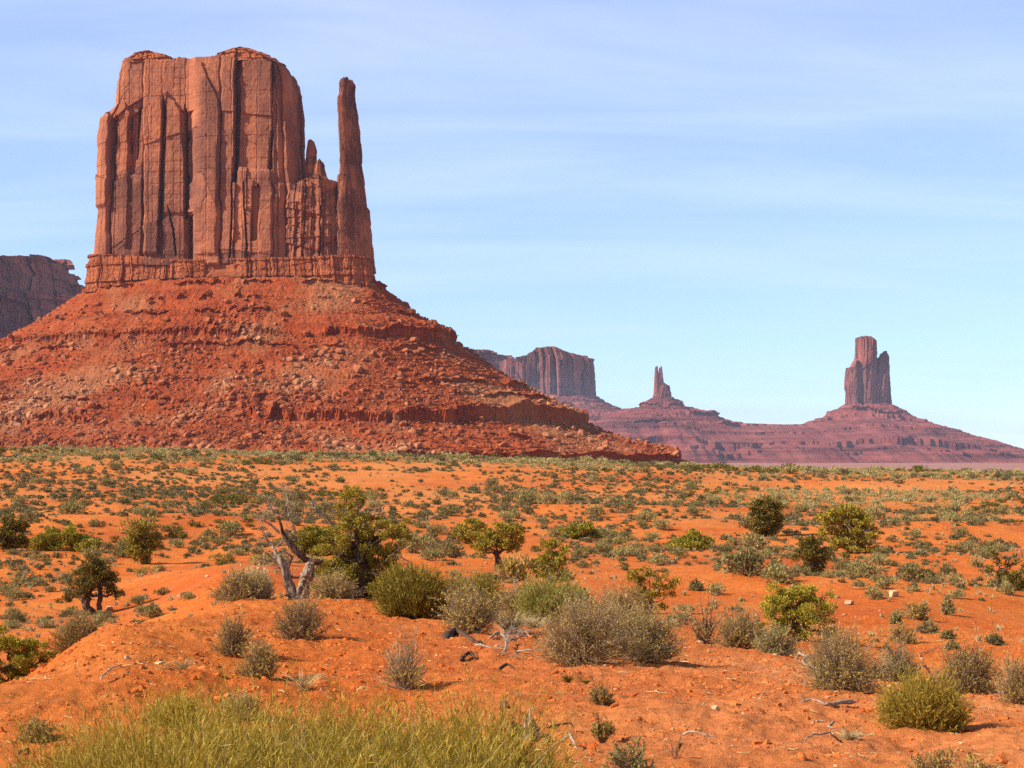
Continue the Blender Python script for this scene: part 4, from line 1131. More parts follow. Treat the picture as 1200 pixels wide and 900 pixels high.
tree_at(366, 650, [(352, 634, 14, 12), (368, 626, 16, 11), (382, 630, 14, 13), (370, 640, 18, 8)], 'bright green rounded juniper showing behind the dead snag', 'juniper behind the snag', r=88, fol='juniper_green', seed=7, dead=1)
tree_at(109, 712, [(110, 657, 16, 12), (96, 667, 14, 11), (124, 668, 17, 12), (132, 678, 13, 10), (84, 684, 12, 9), (104, 678, 15, 10), (136, 686, 10, 8), (78, 692, 9, 6)],
        'leaning dark juniper with a thick crooked trunk on the left flat', 'crooked dark juniper', r=56, trunk=[(100, 697), (104, 684), (112, 672)], r0=0.2, fol='juniper_dark', seed=12, dead=4, skirt=False)
tree_at(171, 663, [(165, 622, 12, 9), (155, 634, 10, 9), (177, 632, 11, 11), (160, 644, 13, 9), (180, 642, 8, 7), (168, 636, 12, 10)], 'compact juniper with a single upright trunk above the bare red mound', 'upright juniper by the mound', r=89, trunk=[(171, 652), (170, 642)], r0=0.2, seed=15)
tree_at(17, 642, [(8, 613, 13, 9), (22, 610, 10, 8), (14, 626, 16, 10), (26, 630, 9, 8), (2, 628, 12, 9)], 'brownish open juniper at the left picture edge behind a grey thicket', 'left edge juniper', r=98, fol='juniper_dark', seed=17, dead=4)
tree_at(56, 641, [(46, 630, 12, 9), (58, 624, 13, 9), (68, 632, 10, 8)], 'low bright green juniper bush, left one of two side by side on the left flat', 'left twin green juniper', r=97, fol='juniper_green', seed=19, dead=0)
tree_at(95, 641, [(84, 622, 10, 10), (94, 630, 13, 9), (108, 634, 11, 7), (88, 634, 12, 7)], 'low bright green juniper bush, right one of two side by side on the left flat', 'right twin green juniper', r=97, fol='juniper_green', seed=21, dead=0)
tree_at(549, 636, [(540, 622, 9, 8), (552, 614, 12, 7), (562, 617, 9, 8), (548, 626, 13, 7)], 'dark green bushy juniper just left of a taller trunked juniper', 'dark bushy juniper', r=98, seed=23, dead=0)
tree_at(583, 666, [(572, 630, 13, 10), (590, 622, 14, 9), (604, 628, 11, 11), (568, 644, 12, 9), (596, 640, 14, 9), (580, 634, 14, 10), (562, 640, 9, 8)], 'juniper with a forked dark trunk standing on the flat in mid picture', 'forked mid picture juniper', r=74, trunk=[(582, 654), (583, 646)], r0=0.15, seed=25, skirt=False)
tree_at(640, 684, [(640, 642, 10, 9), (652, 646, 12, 9), (636, 656, 11, 9), (655, 658, 11, 8), (644, 664, 14, 8), (662, 654, 7, 7)], 'small green juniper casting a clear shadow to its right', 'small shadowed juniper', r=62, trunk=[(641, 674), (644, 662)], r0=0.07, fol='juniper_green', seed=27)
tree_at(680, 631, [(668, 623, 11, 7), (682, 620, 14, 8), (693, 624, 10, 6)], 'flat topped green juniper bush beyond the small shadowed juniper', 'flat green bush', r=104, fol='juniper_green', seed=29, dead=0)
tree_at(811, 640, [(796, 631, 13, 8), (812, 626, 14, 8), (827, 631, 11, 7), (806, 634, 18, 6)], 'wide flat dark green juniper bush on the right flat', 'wide flat bush', r=97, fol='juniper_green', seed=31, dead=0)
tree_at(889, 631, [(896, 592, 12, 7), (908, 596, 11, 8), (884, 600, 9, 8), (900, 606, 14, 9), (888, 616, 11, 9), (908, 612, 10, 8), (898, 622, 13, 7)], 'dark rugged juniper leaning left, alone on the right flat', 'dark leaning juniper', r=107, trunk=[(890, 622), (898, 612)], r0=0.17, fol='juniper_dark', seed=33, dead=4)
tree_at(1000, 641, [(972, 600, 12, 10), (986, 594, 12, 9), (1000, 596, 14, 11), (1014, 606, 12, 10), (970, 614, 10, 9), (990, 612, 16, 11), (1012, 620, 12, 7), (980, 626, 9, 7), (1022, 612, 7, 7), (1020, 637, 10, 6)], 'broad spreading juniper with a pale trunk, largest on the right flat', 'broad spreading juniper', r=93, trunk=[(1000, 628), (998, 616)], r0=0.2, seed=35, bark='bleached')
tree_at(955, 676, [(950, 632, 13, 8), (958, 640, 14, 9), (946, 650, 14, 9), (962, 652, 10, 9), (940, 646, 9, 7), (954, 662, 12, 8)], 'narrow juniper with bare grey left twigs standing in front of the spreading juniper', 'narrow juniper', r=66, trunk=[(955, 664), (953, 652)], r0=0.1, seed=37, dead=5, fol='juniper_dark')
tree_at(937, 748, [(918, 692, 20, 13), (940, 688, 22, 13), (962, 694, 18, 13), (904, 706, 17, 13), (928, 708, 22, 14), (956, 710, 22, 14), (974, 712, 12, 11), (914, 722, 20, 12), (944, 724, 22, 12), (966, 728, 14, 10), (935, 700, 20, 12)],
        'bushy bright green juniper nearest the viewer on the right, grey shrub in front', 'bushy near juniper', r=31, fol='juniper_green', trunk=[(936, 735), (938, 720)], r0=0.1, seed=39, dead=3, leafpx=2.4)
tree_at(1170, 703, [(1166, 664, 10, 7), (1180, 672, 12, 8), (1162, 678, 8, 7), (1188, 680, 10, 8), (1174, 684, 9, 6)], 'thin juniper with see through crown near the right picture edge', 'thin right juniper', r=57, trunk=[(1170, 688), (1172, 676)], r0=0.08, fol='juniper_dark', seed=41, dead=5, densk=0.7, skirt=False)
tree_at(1192, 704, [(1188, 692, 12, 10), (1202, 688, 13, 12), (1198, 698, 12, 7)], 'dark dense juniper bush at the right picture edge beside the thin juniper', 'right edge bush', r=56, fol='juniper_dark', seed=43, dead=0)
tree_at(762, 720, [(744, 672, 14, 9), (760, 672, 14, 9), (778, 682, 15, 12), (742, 688, 16, 11), (762, 692, 16, 11), (782, 692, 10, 9), (750, 702, 13, 8)], 'feathery grey green juniper behind the two big sagebrush domes', 'feathery juniper', r=44, trunk=[(764, 706), (760, 694)], r0=0.06, seed=45, dead=4, densk=0.7)
tree_at(18, 782, [(-8, 722, 22, 15), (14, 716, 22, 14), (36, 722, 20, 13), (54, 728, 16, 12), (-4, 744, 24, 15), (22, 742, 24, 14), (46, 744, 18, 12), (64, 742, 14, 10), (4, 762, 22, 13), (28, 758, 18, 10)],
        'sprawling bright green juniper shrub cut by the left picture edge', 'sprawling left shrub', r=19, fol='juniper_green', trunk=[(18, 765), (16, 745)], r0=0.06, seed=47, dead=3, leafpx=2.6, densk=2.2)

# the dead snag: a bleached double trunk with bare crooked boughs
def snag():
    px, py, r = 350, 702, 27.6
    x, y, z = at(px, py, r); m = y / F
    root = empty('dead_tree', (x, y, z - 0.04), 'dead bleached juniper snag with twisted double trunk and bare crooked boughs', 'dead tree')
    W_ = lambda pts, dy=0.0: [np.array([(a - px) * m, dy + 0.03 * math.sin(i * 2.1), (py - b) * m]) for i, (a, b) in enumerate(pts)]
    g = Geo()
    strands(g, W_([(346, 707), (341, 688), (334, 664), (327, 650), (323, 640)]), 0.125, 0.05, 1, 7)
    strands(g, W_([(352, 707), (345, 690), (338, 672), (332, 655)], 0.05), 0.075, 0.03, 2, 4)
    strands(g, W_([(354, 707), (352, 690), (357, 674), (364, 662), (372, 655)], -0.02), 0.11, 0.08, 3, 7)
    strands(g, W_([(357, 706), (360, 692), (364, 676), (368, 662)], 0.07), 0.06, 0.045, 4, 4)
    tr = g.build('trunk', M['bleached'], root, True)
    b1 = Geo()
    P = strands(b1, W_([(376, 657), (362, 655), (350, 645), (341, 634), (334, 622), (330, 608), (327, 600)]), 0.10, 0.025, 5, 6)
    b1.build('bough', M['char'], tr, True)
    b2 = Geo()
    for i, pts in enumerate([[(328, 604), (322, 600), (316, 592), (312, 584)], [(328, 602), (334, 596), (338, 588), (333, 576)], [(322, 642), (316, 634), (309, 626)], [(341, 634), (344, 620), (340, 606), (336, 598)],
                             [(330, 655), (318, 652), (310, 646), (311, 656), (318, 654)], [(334, 664), (340, 652), (336, 646)], [(356, 676), (346, 676), (338, 668), (340, 656)], [(327, 625), (318, 614), (308, 608)], [(323, 640), (330, 634), (338, 632)], [(345, 690), (334, 670), (326, 665)]]):
        Q_ = limb(b2, W_(pts, -0.03 + 0.02 * i), 0.032, 0.010, 20 + i, 5, 14, 0.10)
        dead_twigs(b2, Q_, 0.009, 60 + i, 9, 0.24, 3)
    dead_twigs(b2, P, 0.012, 99, 8, 0.26, 2)
    b2.build('twigs', M['bleached'], tr, True)
    LAND.append((345, 702, 'dead snag')); TAKEN.append((x, y, 0.7))
snag()

# ------------------------------------------------------------------ the larger shrubs, one by one
def shrub_at(px, py, wpx, hpx, kind, label, short=None, r=None, seed=1, leaf='sage', twig='twig', group='large shrubs near the viewer', **kw):
    x, y, z = at(px, py, r)
    m = y / F; w, h = wpx * m, hpx * m * 1.05
    names = {'twiggy': 'desert_shrub', 'broom': 'broom_shrub', 'tuft': 'grass_tuft'}
    root = empty(names[kind], (x, y, z), label, 'grass' if kind == 'tuft' else 'shrub', group if kind != 'tuft' else 'dry grass tufts near the viewer')
    if kind == 'twiggy':
        st, fo = twiggy(w, h, seed, leaf_l=max(0.018, 2.3 * m), stem_r=max(0.0022, 0.42 * m), **kw)
        st.build('stems', M[twig], root)
        if fo.n: fo.build('foliage', M[leaf], root)
    elif kind == 'broom':
        n = kw.pop('n', 1500)
        broom(w, h, seed, n=n, r=max(0.0018, 0.36 * m), **kw).build('stems', M[leaf], root)
    else:
        tuft(w, h, seed, r=max(0.0016, 0.36 * m), **kw).build('blades', M[leaf], root)
    if short: LAND.append((px, py, short))
    TAKEN.append((x, y, w * 0.5))
    return root

T, B_, G_ = 'twiggy', 'broom', 'tuft'
shrub_at(92, 757, 72, 40, T, 'grey green twiggy shrub at the right end of the sprawling left juniper shrub', 'shrub beside the sprawling juniper', r=20, seed=101, leaf='olive')
shrub_at(283, 708, 66, 36, T, 'reddish brown twiggy shrub just left of the dead snag', 'red brown shrub', r=26.5, seed=102, leaf='brown_leaf')
shrub_at(296, 700, 46, 38, B_, 'pale straw coloured broom shrub between the brown shrub and the dead snag', None, r=27.3, seed=103, leaf='straw', n=900)
shrub_at(389, 710, 62, 30, T, 'low grey brown shrub at the foot of the ragged juniper', 'low shrub under the ragged juniper', r=27, seed=104, leaf='brown_leaf', twig='grey_twig')
shrub_at(352, 748, 70, 46, T, 'loose brown twiggy shrub on the red slope in front of the dead snag', 'loose brown shrub', seed=105, leaf='brown_leaf')
shrub_at(272, 768, 52, 48, T, 'sparse dry brown shrub, upper left of a touching pair on the red slope', 'dry pair shrub', seed=106, leaf='brown_leaf', stems=120)
shrub_at(304, 795, 52, 42, T, 'olive brown shrub with a dark shadow, lower right of a touching pair', 'olive pair shrub', seed=107, leaf='olive')
shrub_at(474, 806, 66, 62, T, 'mostly leafless grey twig shrub alone on the bare slope in mid picture', 'leafless twig shrub', seed=108, leaf='brown_leaf', twig='grey_twig', stems=110, bare=0.75)
shrub_at(488, 724, 92, 62, B_, 'big rounded olive green broom shrub right of the ragged juniper', 'big olive broom', r=23.5, seed=109, leaf='broom_dark', n=2200, spread=0.8)
shrub_at(552, 712, 66, 44, B_, 'olive green broom shrub behind the grey brown shrub of mid picture', None, r=27, seed=110, leaf='broom_dark', n=1500, spread=0.75)
shrub_at(550, 742, 78, 62, T, 'rounded grey brown shrub between two broom shrubs, driftwood at its foot', 'grey brown middle shrub', seed=111, leaf='brown_leaf', twig='grey_twig', stems=220)
shrub_at(606, 722, 58, 46, T, 'dull purple brown shrub just left of the bright yellow green broom', None, r=24.5, seed=112, leaf='brown_leaf', twig='grey_twig')
shrub_at(645, 728, 66, 48, B_, 'bright yellow green broom shrub in the middle of the shrub row', 'bright broom', r=23.5, seed=113, leaf='lime', n=1700, spread=0.8)
shrub_at(598, 740, 34, 34, G_, 'pale straw grass tuft below the bright yellow green broom', None, seed=114, leaf='straw')
shrub_at(626, 738, 28, 22, G_, 'low dry straw tuft at the left foot of the larger sagebrush dome', None, seed=115, leaf='straw')
shrub_at(680, 778, 118, 82, T, 'largest sagebrush dome, grey olive with deep shade beneath, in the shrub row', 'largest sagebrush dome', seed=116, leaf='brown_leaf', twig='grey_twig', stems=380)
shrub_at(752, 774, 108, 66, T, 'second large sagebrush dome, greener, touching the largest on its right', 'greener sagebrush dome', seed=117, leaf='olive', twig='grey_twig', stems=340)
shrub_at(728, 738, 80, 50, T, 'olive green shrub rising behind and between the two sagebrush domes', None, r=23.5, seed=118, leaf='olive', stems=220)
shrub_at(826, 746, 42, 52, T, 'nearly leafless reddish twig shrub right of the sagebrush domes', 'leafless reddish shrub', r=23.8, seed=119, leaf='brown_leaf', stems=60, bare=0.85)
shrub_at(866, 758, 62, 46, T, 'dark olive brown shrub left of the bushy near juniper', 'dark olive shrub', r=23.5, seed=120, leaf='olive')
shrub_at(908, 764, 58, 36, T, 'pale grey low shrub at the foot of the bushy near juniper', 'pale foot shrub', r=23, seed=121, leaf='sage', twig='grey_twig')
shrub_at(986, 812, 108, 76, T, 'large pale twigged sagebrush left of the round green broom shrub', 'large pale twigged sagebrush', seed=122, leaf='brown_leaf', twig='grey_twig', stems=360)
shrub_at(1052, 790, 60, 38, T, 'low silvery shrub behind the round green broom shrub', None, r=18.5, seed=123, leaf='pale_sage', twig='grey_twig')
shrub_at(1082, 850, 104, 50, B_, 'round dense green broom shrub on bare soil at the right', 'round green broom', seed=124, leaf='broom', n=2000, spread=0.8, wild=0.12, lean=0.26)
shrub_at(1134, 810, 92, 52, T, 'brown twiggy shrub with bare pale branches behind the round green broom', 'brown shrub behind the broom', seed=125, leaf='brown_leaf', stems=240)
shrub_at(1192, 826, 56, 58, T, 'olive twiggy shrub cut by the right picture edge', 'right edge olive shrub', seed=126, leaf='olive', stems=180)
shrub_at(1092, 925, 70, 62, T, 'brown twiggy shrub at the bottom right, left of a greener one', None, r=7.6, seed=127, leaf='brown_leaf', stems=200)
shrub_at(1146, 925, 80, 64, T, 'greenish brown twiggy shrub at the bottom right edge of the picture', None, r=7.4, seed=128, leaf='olive', stems=220)
shrub_at(704, 826, 36, 22, T, 'small green shrub on bare soil, upper of two below the sagebrush domes', 'upper little green shrub', seed=129, leaf='olive', stems=90)
shrub_at(706, 864, 34, 26, T, 'small sparse green shrub on bare soil, lower of two near the stump', 'lower little green shrub', seed=130, leaf='olive', stems=70, bare=0.4)
shrub_at(666, 798, 10, 13, G_, 'tiny upright green tuft on bare soil below the sagebrush domes, left one', None, seed=131, leaf='broom_dark', n=60)
shrub_at(687, 799, 10, 7, G_, 'tiny flat green tuft on bare soil below the sagebrush domes, right one', None, seed=132, leaf='broom_dark', n=50)
shrub_at(42, 874, 48, 32, T, 'small grey twiggy shrub low on the red slope at lower left', 'small lower left shrub', seed=133, leaf='brown_leaf', twig='grey_twig', stems=110)
shrub_at(995, 866, 24, 18, G_, 'small pale green grass tuft on the bare ground near the fallen sticks', None, seed=134, leaf='straw', n=110)
shrub_at(356, 806, 34, 30, G_, 'dry straw grass wisp on the red slope above the green thicket', None, seed=135, leaf='straw', n=60)
shrub_at(215, 785, 24, 20, G_, 'dry straw grass wisp on the open red slope at left', None, seed=136, leaf='straw', n=40)
shrub_at(735, 905, 60, 36, T, 'sparse low grey plant on the soil at the bottom middle edge', None, seed=137, leaf='sage', twig='grey_twig', stems=80, bare=0.5)
shrub_at(792, 885, 34, 40, T, 'thin dead stalk standing on bare soil at the bottom right of middle', None, seed=138, twig='grey_twig', stems=9, bare=0.98)
shrub_at(280, 845, 60, 34, T, 'small purplish dry shrub rising behind the green thicket', None, seed=139, leaf='brown_leaf', twig='grey_twig', stems=120)
for (px_, py_, w_, h_, lab, lf) in [
        (1076, 727, 36, 22, 'rounded green shrub on the right red slope, below the tan boulder', 'olive'), (1110, 720, 20, 20, 'upright two toned shrub on the right red slope', 'pale_sage'), (1050, 732, 16, 13, 'small dark ball shrub left of the rounded green shrub', 'sage'),
        (1058, 753, 44, 17, 'long low green shrub on the right red slope', 'olive'), (1088, 742, 32, 15, 'yellowish green low shrub right of the long low shrub', 'pale_sage'), (1165, 756, 22, 14, 'dark little shrub alone on the right red slope', 'sage'),
        (1111, 749, 18, 10, 'flat grey shrub, upper of two on the right red slope', 'sage'), (1116, 761, 18, 10, 'flat grey shrub, lower of two on the right red slope', 'sage'),
        (816, 692, 18, 12, 'dark little ball shrub on the bare red rise right of the feathery juniper', 'sage'), (862, 667, 22, 13, 'green flat shrub on the bare red rise', 'olive'), (905, 676, 18, 17, 'upright shrub with a dark shadow on the bare red rise', 'sage'),
        (885, 750, 40, 26, 'pale green shrub between the dark olive shrub and the near juniper', 'pale_sage')]:
    shrub_at(px_, py_, w_, h_, T, lab, None, seed=200 + px_, leaf=lf, stems=80, group='shrubs on the red rises at right')

# the broad yellow green thicket along the bottom edge
def thicket():
    root_xy = at(400, 905, 6.6)
    spots = []           # column, row of the top, width in pixels, distance
    for (px, top, w, rr_) in [(100, 868, 110, 6.9), (165, 850, 120, 6.9), (235, 838, 130, 7.0), (300, 828, 140, 7.0), (365, 826, 140, 7.0), (430, 836, 130, 7.0), (500, 830, 130, 7.0), (560, 842, 120, 6.9), (605, 866, 80, 6.8),
                              (90, 884, 110, 6.2), (170, 868, 140, 6.2), (260, 852, 150, 6.2), (350, 848, 150, 6.2), (440, 850, 150, 6.2), (530, 856, 140, 6.2), (600, 880, 90, 6.2), (200, 885, 160, 5.6), (330, 872, 170, 5.6), (460, 874, 170, 5.6), (560, 888, 120, 5.6)]:
        x, y, z = at(px, 900, rr_)
        base = project(x, y, z)[1]
        spots.append((px, 900, w, (base - top) * 1.10, rr_))
    root = empty('broom_shrub', root_xy, 'broad yellow green broom thicket filling the bottom edge left of the stump', 'shrub', 'large shrubs near the viewer')
    g = Geo()
    for i, (px, py, w, h, r) in enumerate(spots):
        x, y, z = at(px, py, r); m = y / F
        b = broom(w * m * 1.15, h * m * 1.0, 300 + i, n=900, r=0.0014, spread=0.5, wild=0.17, sprigs=18, sprig_l=0.075, lean=0.30)
        V, Q, _ = b.arrays()
        g.add(V + np.array([x - root_xy[0], y - root_xy[1], z - root_xy[2]]), Q)
    g.build('stems', M['broom'], root)
    s = Geo(); rng = np.random.default_rng(8)
    for i, (px, py, w, h, r) in enumerate(spots):
        x, y, z = at(px, py, r); m = y / F
        V, Q, _ = tuft(w * m * 0.9, h * m * 1.02, 400 + i, n=40, r=0.0015, droop=0.15).arrays()
        s.add(V + np.array([x - root_xy[0], y - root_xy[1], z - root_xy[2]]), Q)
    s.build('dry_blades', M['straw'], root)
    TAKEN.append((root_xy[0], root_xy[1], 1.6))
thicket()
shrub_at(203, 855, 52, 48, B_, 'small fuzzy yellow green shrub at the upper left edge of the bottom thicket', 'fuzzy yellow green shrub', seed=140, leaf='broom', n=900, spread=0.8, wild=0.09)

# ------------------------------------------------------------------ stones, dead wood, litter
def stone(px, py, wpx, flat, mat, label, short=None, seed=0, r=None, sink=0.2, name='stone', rz=None):
    x, y, z = at(px, py, r); m = y / F; s_ = wpx * m / 2
    v, q = ROCKS[seed % len(ROCKS)]
    a = seed * 1.7 if rz is None else rz
    R2 = np.array([[math.cos(a), -math.sin(a), 0], [math.sin(a), math.cos(a), 0], [0, 0, 1]])
    o = mesh_np(name, (v @ R2.T) * s_ * np.array([1, 1, flat]), q, M[mat])
    o.location = (x, y, z + s_ * flat * (0.6 - sink))
    tag(o, label, 'stone', 'loose stones on the soil')
    if short: LAND.append((px, py, short))
    return o
stone(1047, 700, 15, 1.0, 'pale_stone', 'pale tan boulder on the crest of the right red rise', 'tan boulder', 3)
stone(1033, 703, 7, 0.8, 'pale_stone', 'small tan stone touching the left side of the tan boulder', None, 4)
stone(592, 832, 19, 1.2, 'dark_stone', 'dark red angular rock behind the jagged stump', 'dark red rock', 5)
stone(838, 832, 10, 1.2, 'pale_stone', 'small pale stone alone on the bare soil right of middle', 'small pale stone', 6)
stone(994, 708, 12, 0.7, 'stone', 'flat reddish rock right of the bushy near juniper', None, 7)
stone(1012, 690, 26, 0.16, 'clod', 'long flat slab of red rock left of the tan boulder', None, 8, rz=0.1)
stone(980, 702, 10, 0.8, 'stone', 'reddish block half hidden behind the bushy near juniper', None, 2)
stone(1108, 714, 8, 0.9, 'pale_stone', 'pale stone at the foot of the two toned shrub', None, 1)
stone(780, 660, 12, 0.9, 'stone', 'reddish boulder among grey shrubs right of the flat green bush', None, 9)
stone(170, 692, 9, 0.6, 'dark_stone', 'dark flat stone on the bare red mound left of the snag', None, 5)
stone(243, 676, 6, 0.8, 'pale_stone', 'pale stone on top of the bare red mound left of the snag', None, 6)
stone(129, 668, 10, 0.9, 'pale_stone', 'pale rock to the right of the crooked dark juniper crown', None, 3, r=57)
stone(208, 734, 8, 0.6, 'pale_stone', 'pale chip of stone on the open red slope at left', None, 4)
stone(186, 778, 12, 0.4, 'pale_stone', 'flat pale stone in the middle of the open red slope', None, 7)
stone(735, 700, 8, 0.9, 'stone', 'reddish stone left of the feathery juniper', None, 2)
stone(878, 717, 8, 0.7, 'pale_stone', 'pale stone left of the bushy near juniper', None, 1, r=38)
stone(1186, 572, 9, 0.5, 'pale_stone', 'whitish slab on the broken bank near the right picture edge', None, 8)

def branch(pts, r0, mat, label, seed, twigs=4, tl=0.25, name='fallen_branch', short=None, lift=0.02, forks=()):
    """a dead branch lying along the ground under picture points"""
    W_ = [np.array(at(a, b)) for a, b in pts]
    o0 = W_[0].copy()
    rng = np.random.default_rng(seed)
    P0 = [w - o0 + np.array([0, 0, lift + (rng.uniform(0, 0.06) if 0 < i < len(W_) - 1 else 0)]) for i, w in enumerate(W_)]
    root = empty(name, tuple(o0), label, 'dead wood', 'dead wood on the soil')
    g = Geo(); P = limb(g, P0, r0, r0 * 0.35, seed, 6, 18, 0.05)
    if twigs: dead_twigs(g, P, r0 * 0.35, seed + 3, twigs, tl, 2)
    V, Q, m_ = g.arrays()
    bpy.data.objects.remove(root)
    root = mesh_np(name, V, Q, M[mat], smooth_shade=True); root.location = tuple(o0)
    tag(root, label, 'dead wood', 'dead wood on the soil')
    if short: LAND.append((pts[0][0], pts[0][1], short))
    return root
branch([(1004, 826), (985, 828), (970, 830), (950, 827), (936, 826)], 0.022, 'grey_wood', 'long bleached stick lying left of the round green broom', 2, 2, 0.15, short='long bleached stick')
branch([(978, 846), (974, 856), (966, 864), (952, 868), (938, 872)], 0.014, 'grey_wood', 'curved thin stick on bare soil below the long bleached stick', 3, 1, 0.1)
branch([(956, 848), (972, 849)], 0.012, 'grey_wood', 'short thin stick between the long stick and the curved stick', 4, 0)
branch([(930, 775), (936, 790), (950, 800), (962, 812)], 0.02, 'grey_wood', 'bare curved branch along the left foot of the pale twigged sagebrush', 5, 2, 0.15)
branch([(1078, 800), (1098, 792), (1104, 775), (1106, 762)], 0.022, 'bleached', 'bare pale branch sticking up behind the round green broom', 6, 3, 0.2)
branch([(800, 864), (815, 866), (838, 867)], 0.011, 'grey_wood', 'thin pale stick lying on bare soil below the small pale stone', 7, 0)
branch([(640, 856), (665, 855), (672, 856)], 0.012, 'char', 'thin dark root lying to the right of the jagged stump', 8, 0)
branch([(656, 872), (668, 878), (676, 882)], 0.016, 'grey_wood', 'short bright stick lying right of the jagged stump', 9, 0)
branch([(572, 752), (585, 748), (600, 752), (615, 746), (622, 750)], 0.0248, 'grey_wood', 'thick grey driftwood branch heaped below the straw grass tuft', 10, 14, 0.35, short='grey driftwood')
branch([(556, 756), (575, 762), (590, 764), (600, 772)], 0.0186, 'grey_wood', 'grey forked branch, left end of the driftwood heap', 11, 14, 0.35)
branch([(580, 775), (592, 768), (600, 758), (590, 750)], 0.01612, 'grey_wood', 'silvery tangled branch lying lowest in the driftwood heap', 12, 15, 0.32)
branch([(604, 766), (625, 768), (650, 766), (668, 770)], 0.0124, 'grey_wood', 'slender grey branch reaching right from the driftwood heap', 13, 9, 0.28)
branch([(522, 752), (534, 746), (546, 748), (556, 754)], 0.075, 'char', 'dark rotten log at the left of the driftwood heap', 14, 2, 0.2, short='dark rotten log')
branch([(540, 776), (550, 772), (560, 774)], 0.03, 'char', 'small dark root below the dark rotten log', 15, 4, 0.15)
branch([(585, 786), (595, 784), (604, 787)], 0.022, 'char', 'small dark splinter of wood below the driftwood heap', 16, 1, 0.1)
branch([(478, 806), (488, 803), (502, 805)], 0.012, 'grey_wood', 'pale thin stick at the foot of the leafless twig shrub', 17, 1, 0.1)
branch([(118, 800), (130, 792), (146, 786)], 0.012, 'grey_wood', 'pale thin stick on the open red slope at left', 18, 0)
branch([(16, 892), (30, 884), (46, 880)], 0.012, 'char', 'dark thin stick at the lower left picture corner', 19, 1, 0.1)

def stump():
    x, y, z = at(613, 862); m = y / F
    root = empty('tree_stump', (x, y, z), 'jagged weathered stump with a dark hollow right of the bottom thicket', 'stump', 'dead wood on the soil')
    g = Geo()
    for i, (dx, hh, wd, ln) in enumerate([(8, 33, 7, 2), (3, 22, 6, -1), (12, 20, 6, 3), (-6, 12, 6, -2), (16, 10, 5, 3)]):
        limb(g, [np.array([dx * m, 0.01 * i, -0.05]), np.array([(dx + ln * 0.4) * m, 0.01 * i, hh * 0.5 * m]), np.array([(dx + ln * 0.2) * m, 0.01 * i, hh * m])], wd * m, 0.6 * m, 40 + i, 6, 10, 0.04)
    g.build('splintered_wood', M['bleached'], root)
    g = Geo()
    limb(g, [np.array([-16 * m, -0.01, -0.02]), np.array([-14 * m, 0.0, 9 * m]), np.array([-11 * m, 0.02, 17 * m])], 4 * m, 2 * m, 50, 6, 10, 0.1)
    limb(g, [np.array([-14 * m, 0.03, -0.02]), np.array([-4 * m, 0.03, 8 * m]), np.array([4 * m, 0.05, 4 * m])], 6 * m, 5 * m, 51, 7, 12, 0.08)
    limb(g, [np.array([14 * m, -0.03, 0.0]), np.array([24 * m, -0.06, 2 * m]), np.array([33 * m, -0.1, -3 * m])], 4 * m, 2 * m, 52, 6, 10, 0.1)
    g.build('rotten_base', M['char'], root)
    LAND.append((617, 862, 'jagged stump'))
stump()

# ------------------------------------------------------------------ clods and litter on the bare soil (nobody could count them)
rng = np.random.default_rng(77)
def sector(n, r0, r1, power=1.0):
    a = rng.uniform(-math.radians(24), math.radians(24), n)
    r_ = r0 * (r1 / r0) ** (rng.random(n) ** power)
    return np.sin(a) * r_, np.cos(a) * r_
x, y = sector(90000, 4.5, 46)
keep = rng.random(len(x)) < np.clip(0.45 + 0.9 * fbm(x / 1.5, y / 1.5, 0, 3, 31), 0.08, 1)
x, y = x[keep], y[keep]
S = 0.0044 * (1 - rng.random(len(x))) ** -0.42 * (0.6 + np.hypot(x, y) / 16); S = np.clip(S * 1.05, 0.003, 0.045)
P = np.stack([x, y, ground_z(x, y) - 0.1 * S], -1)
tag(scatter_mesh('soil_clods', PEBBLES, P, S, M['clod'], rng, 0.4), kind='stuff')
x, y = sector(1500, 5, 120)
S = np.clip(0.007 * (1 - rng.random(len(x))) ** -0.45 * (0.3 + np.hypot(x, y) / 22), 0.004, 0.0022 * np.hypot(x, y) + 0.004)
P = np.stack([x, y, ground_z(x, y) + 0.15 * S], -1)
tag(scatter_mesh('gravel', PEBBLES, P, S, M['stone'], rng, 0.4), kind='stuff')
x, y = sector(1500, 5, 40)
lit = Geo()
n = len(x); z = ground_z(x, y) + 0.012
a = rng.uniform(0, 2 * math.pi, n); L_ = rng.uniform(0.02, 0.11, n) * (0.5 + np.hypot(x, y) / 30)
t = np.linspace(-0.5, 0.5, 4)[None, :, None]
D = np.stack([np.cos(a), np.sin(a), rng.normal(0, 0.06, n)], -1)
Pl = np.stack([x, y, z], -1)[:, None] + (D * L_[:, None])[:, None] * t + rng.normal(0, 0.012, (n, 4, 3)) * np.array([1, 1, 0.5])
Pl[..., 2] = np.maximum(Pl[..., 2], ground_z(Pl[..., 0], Pl[..., 1]) + 0.004)
tubes(lit, Pl, (0.0035 * rng.uniform(0.6, 1.5, n) * (0.5 + np.hypot(x, y) / 25))[:, None] * np.array([1, 1, 0.8, 0.5])[None], 3)
tag(lit.build('twig_litter', M['straw']), kind='stuff')

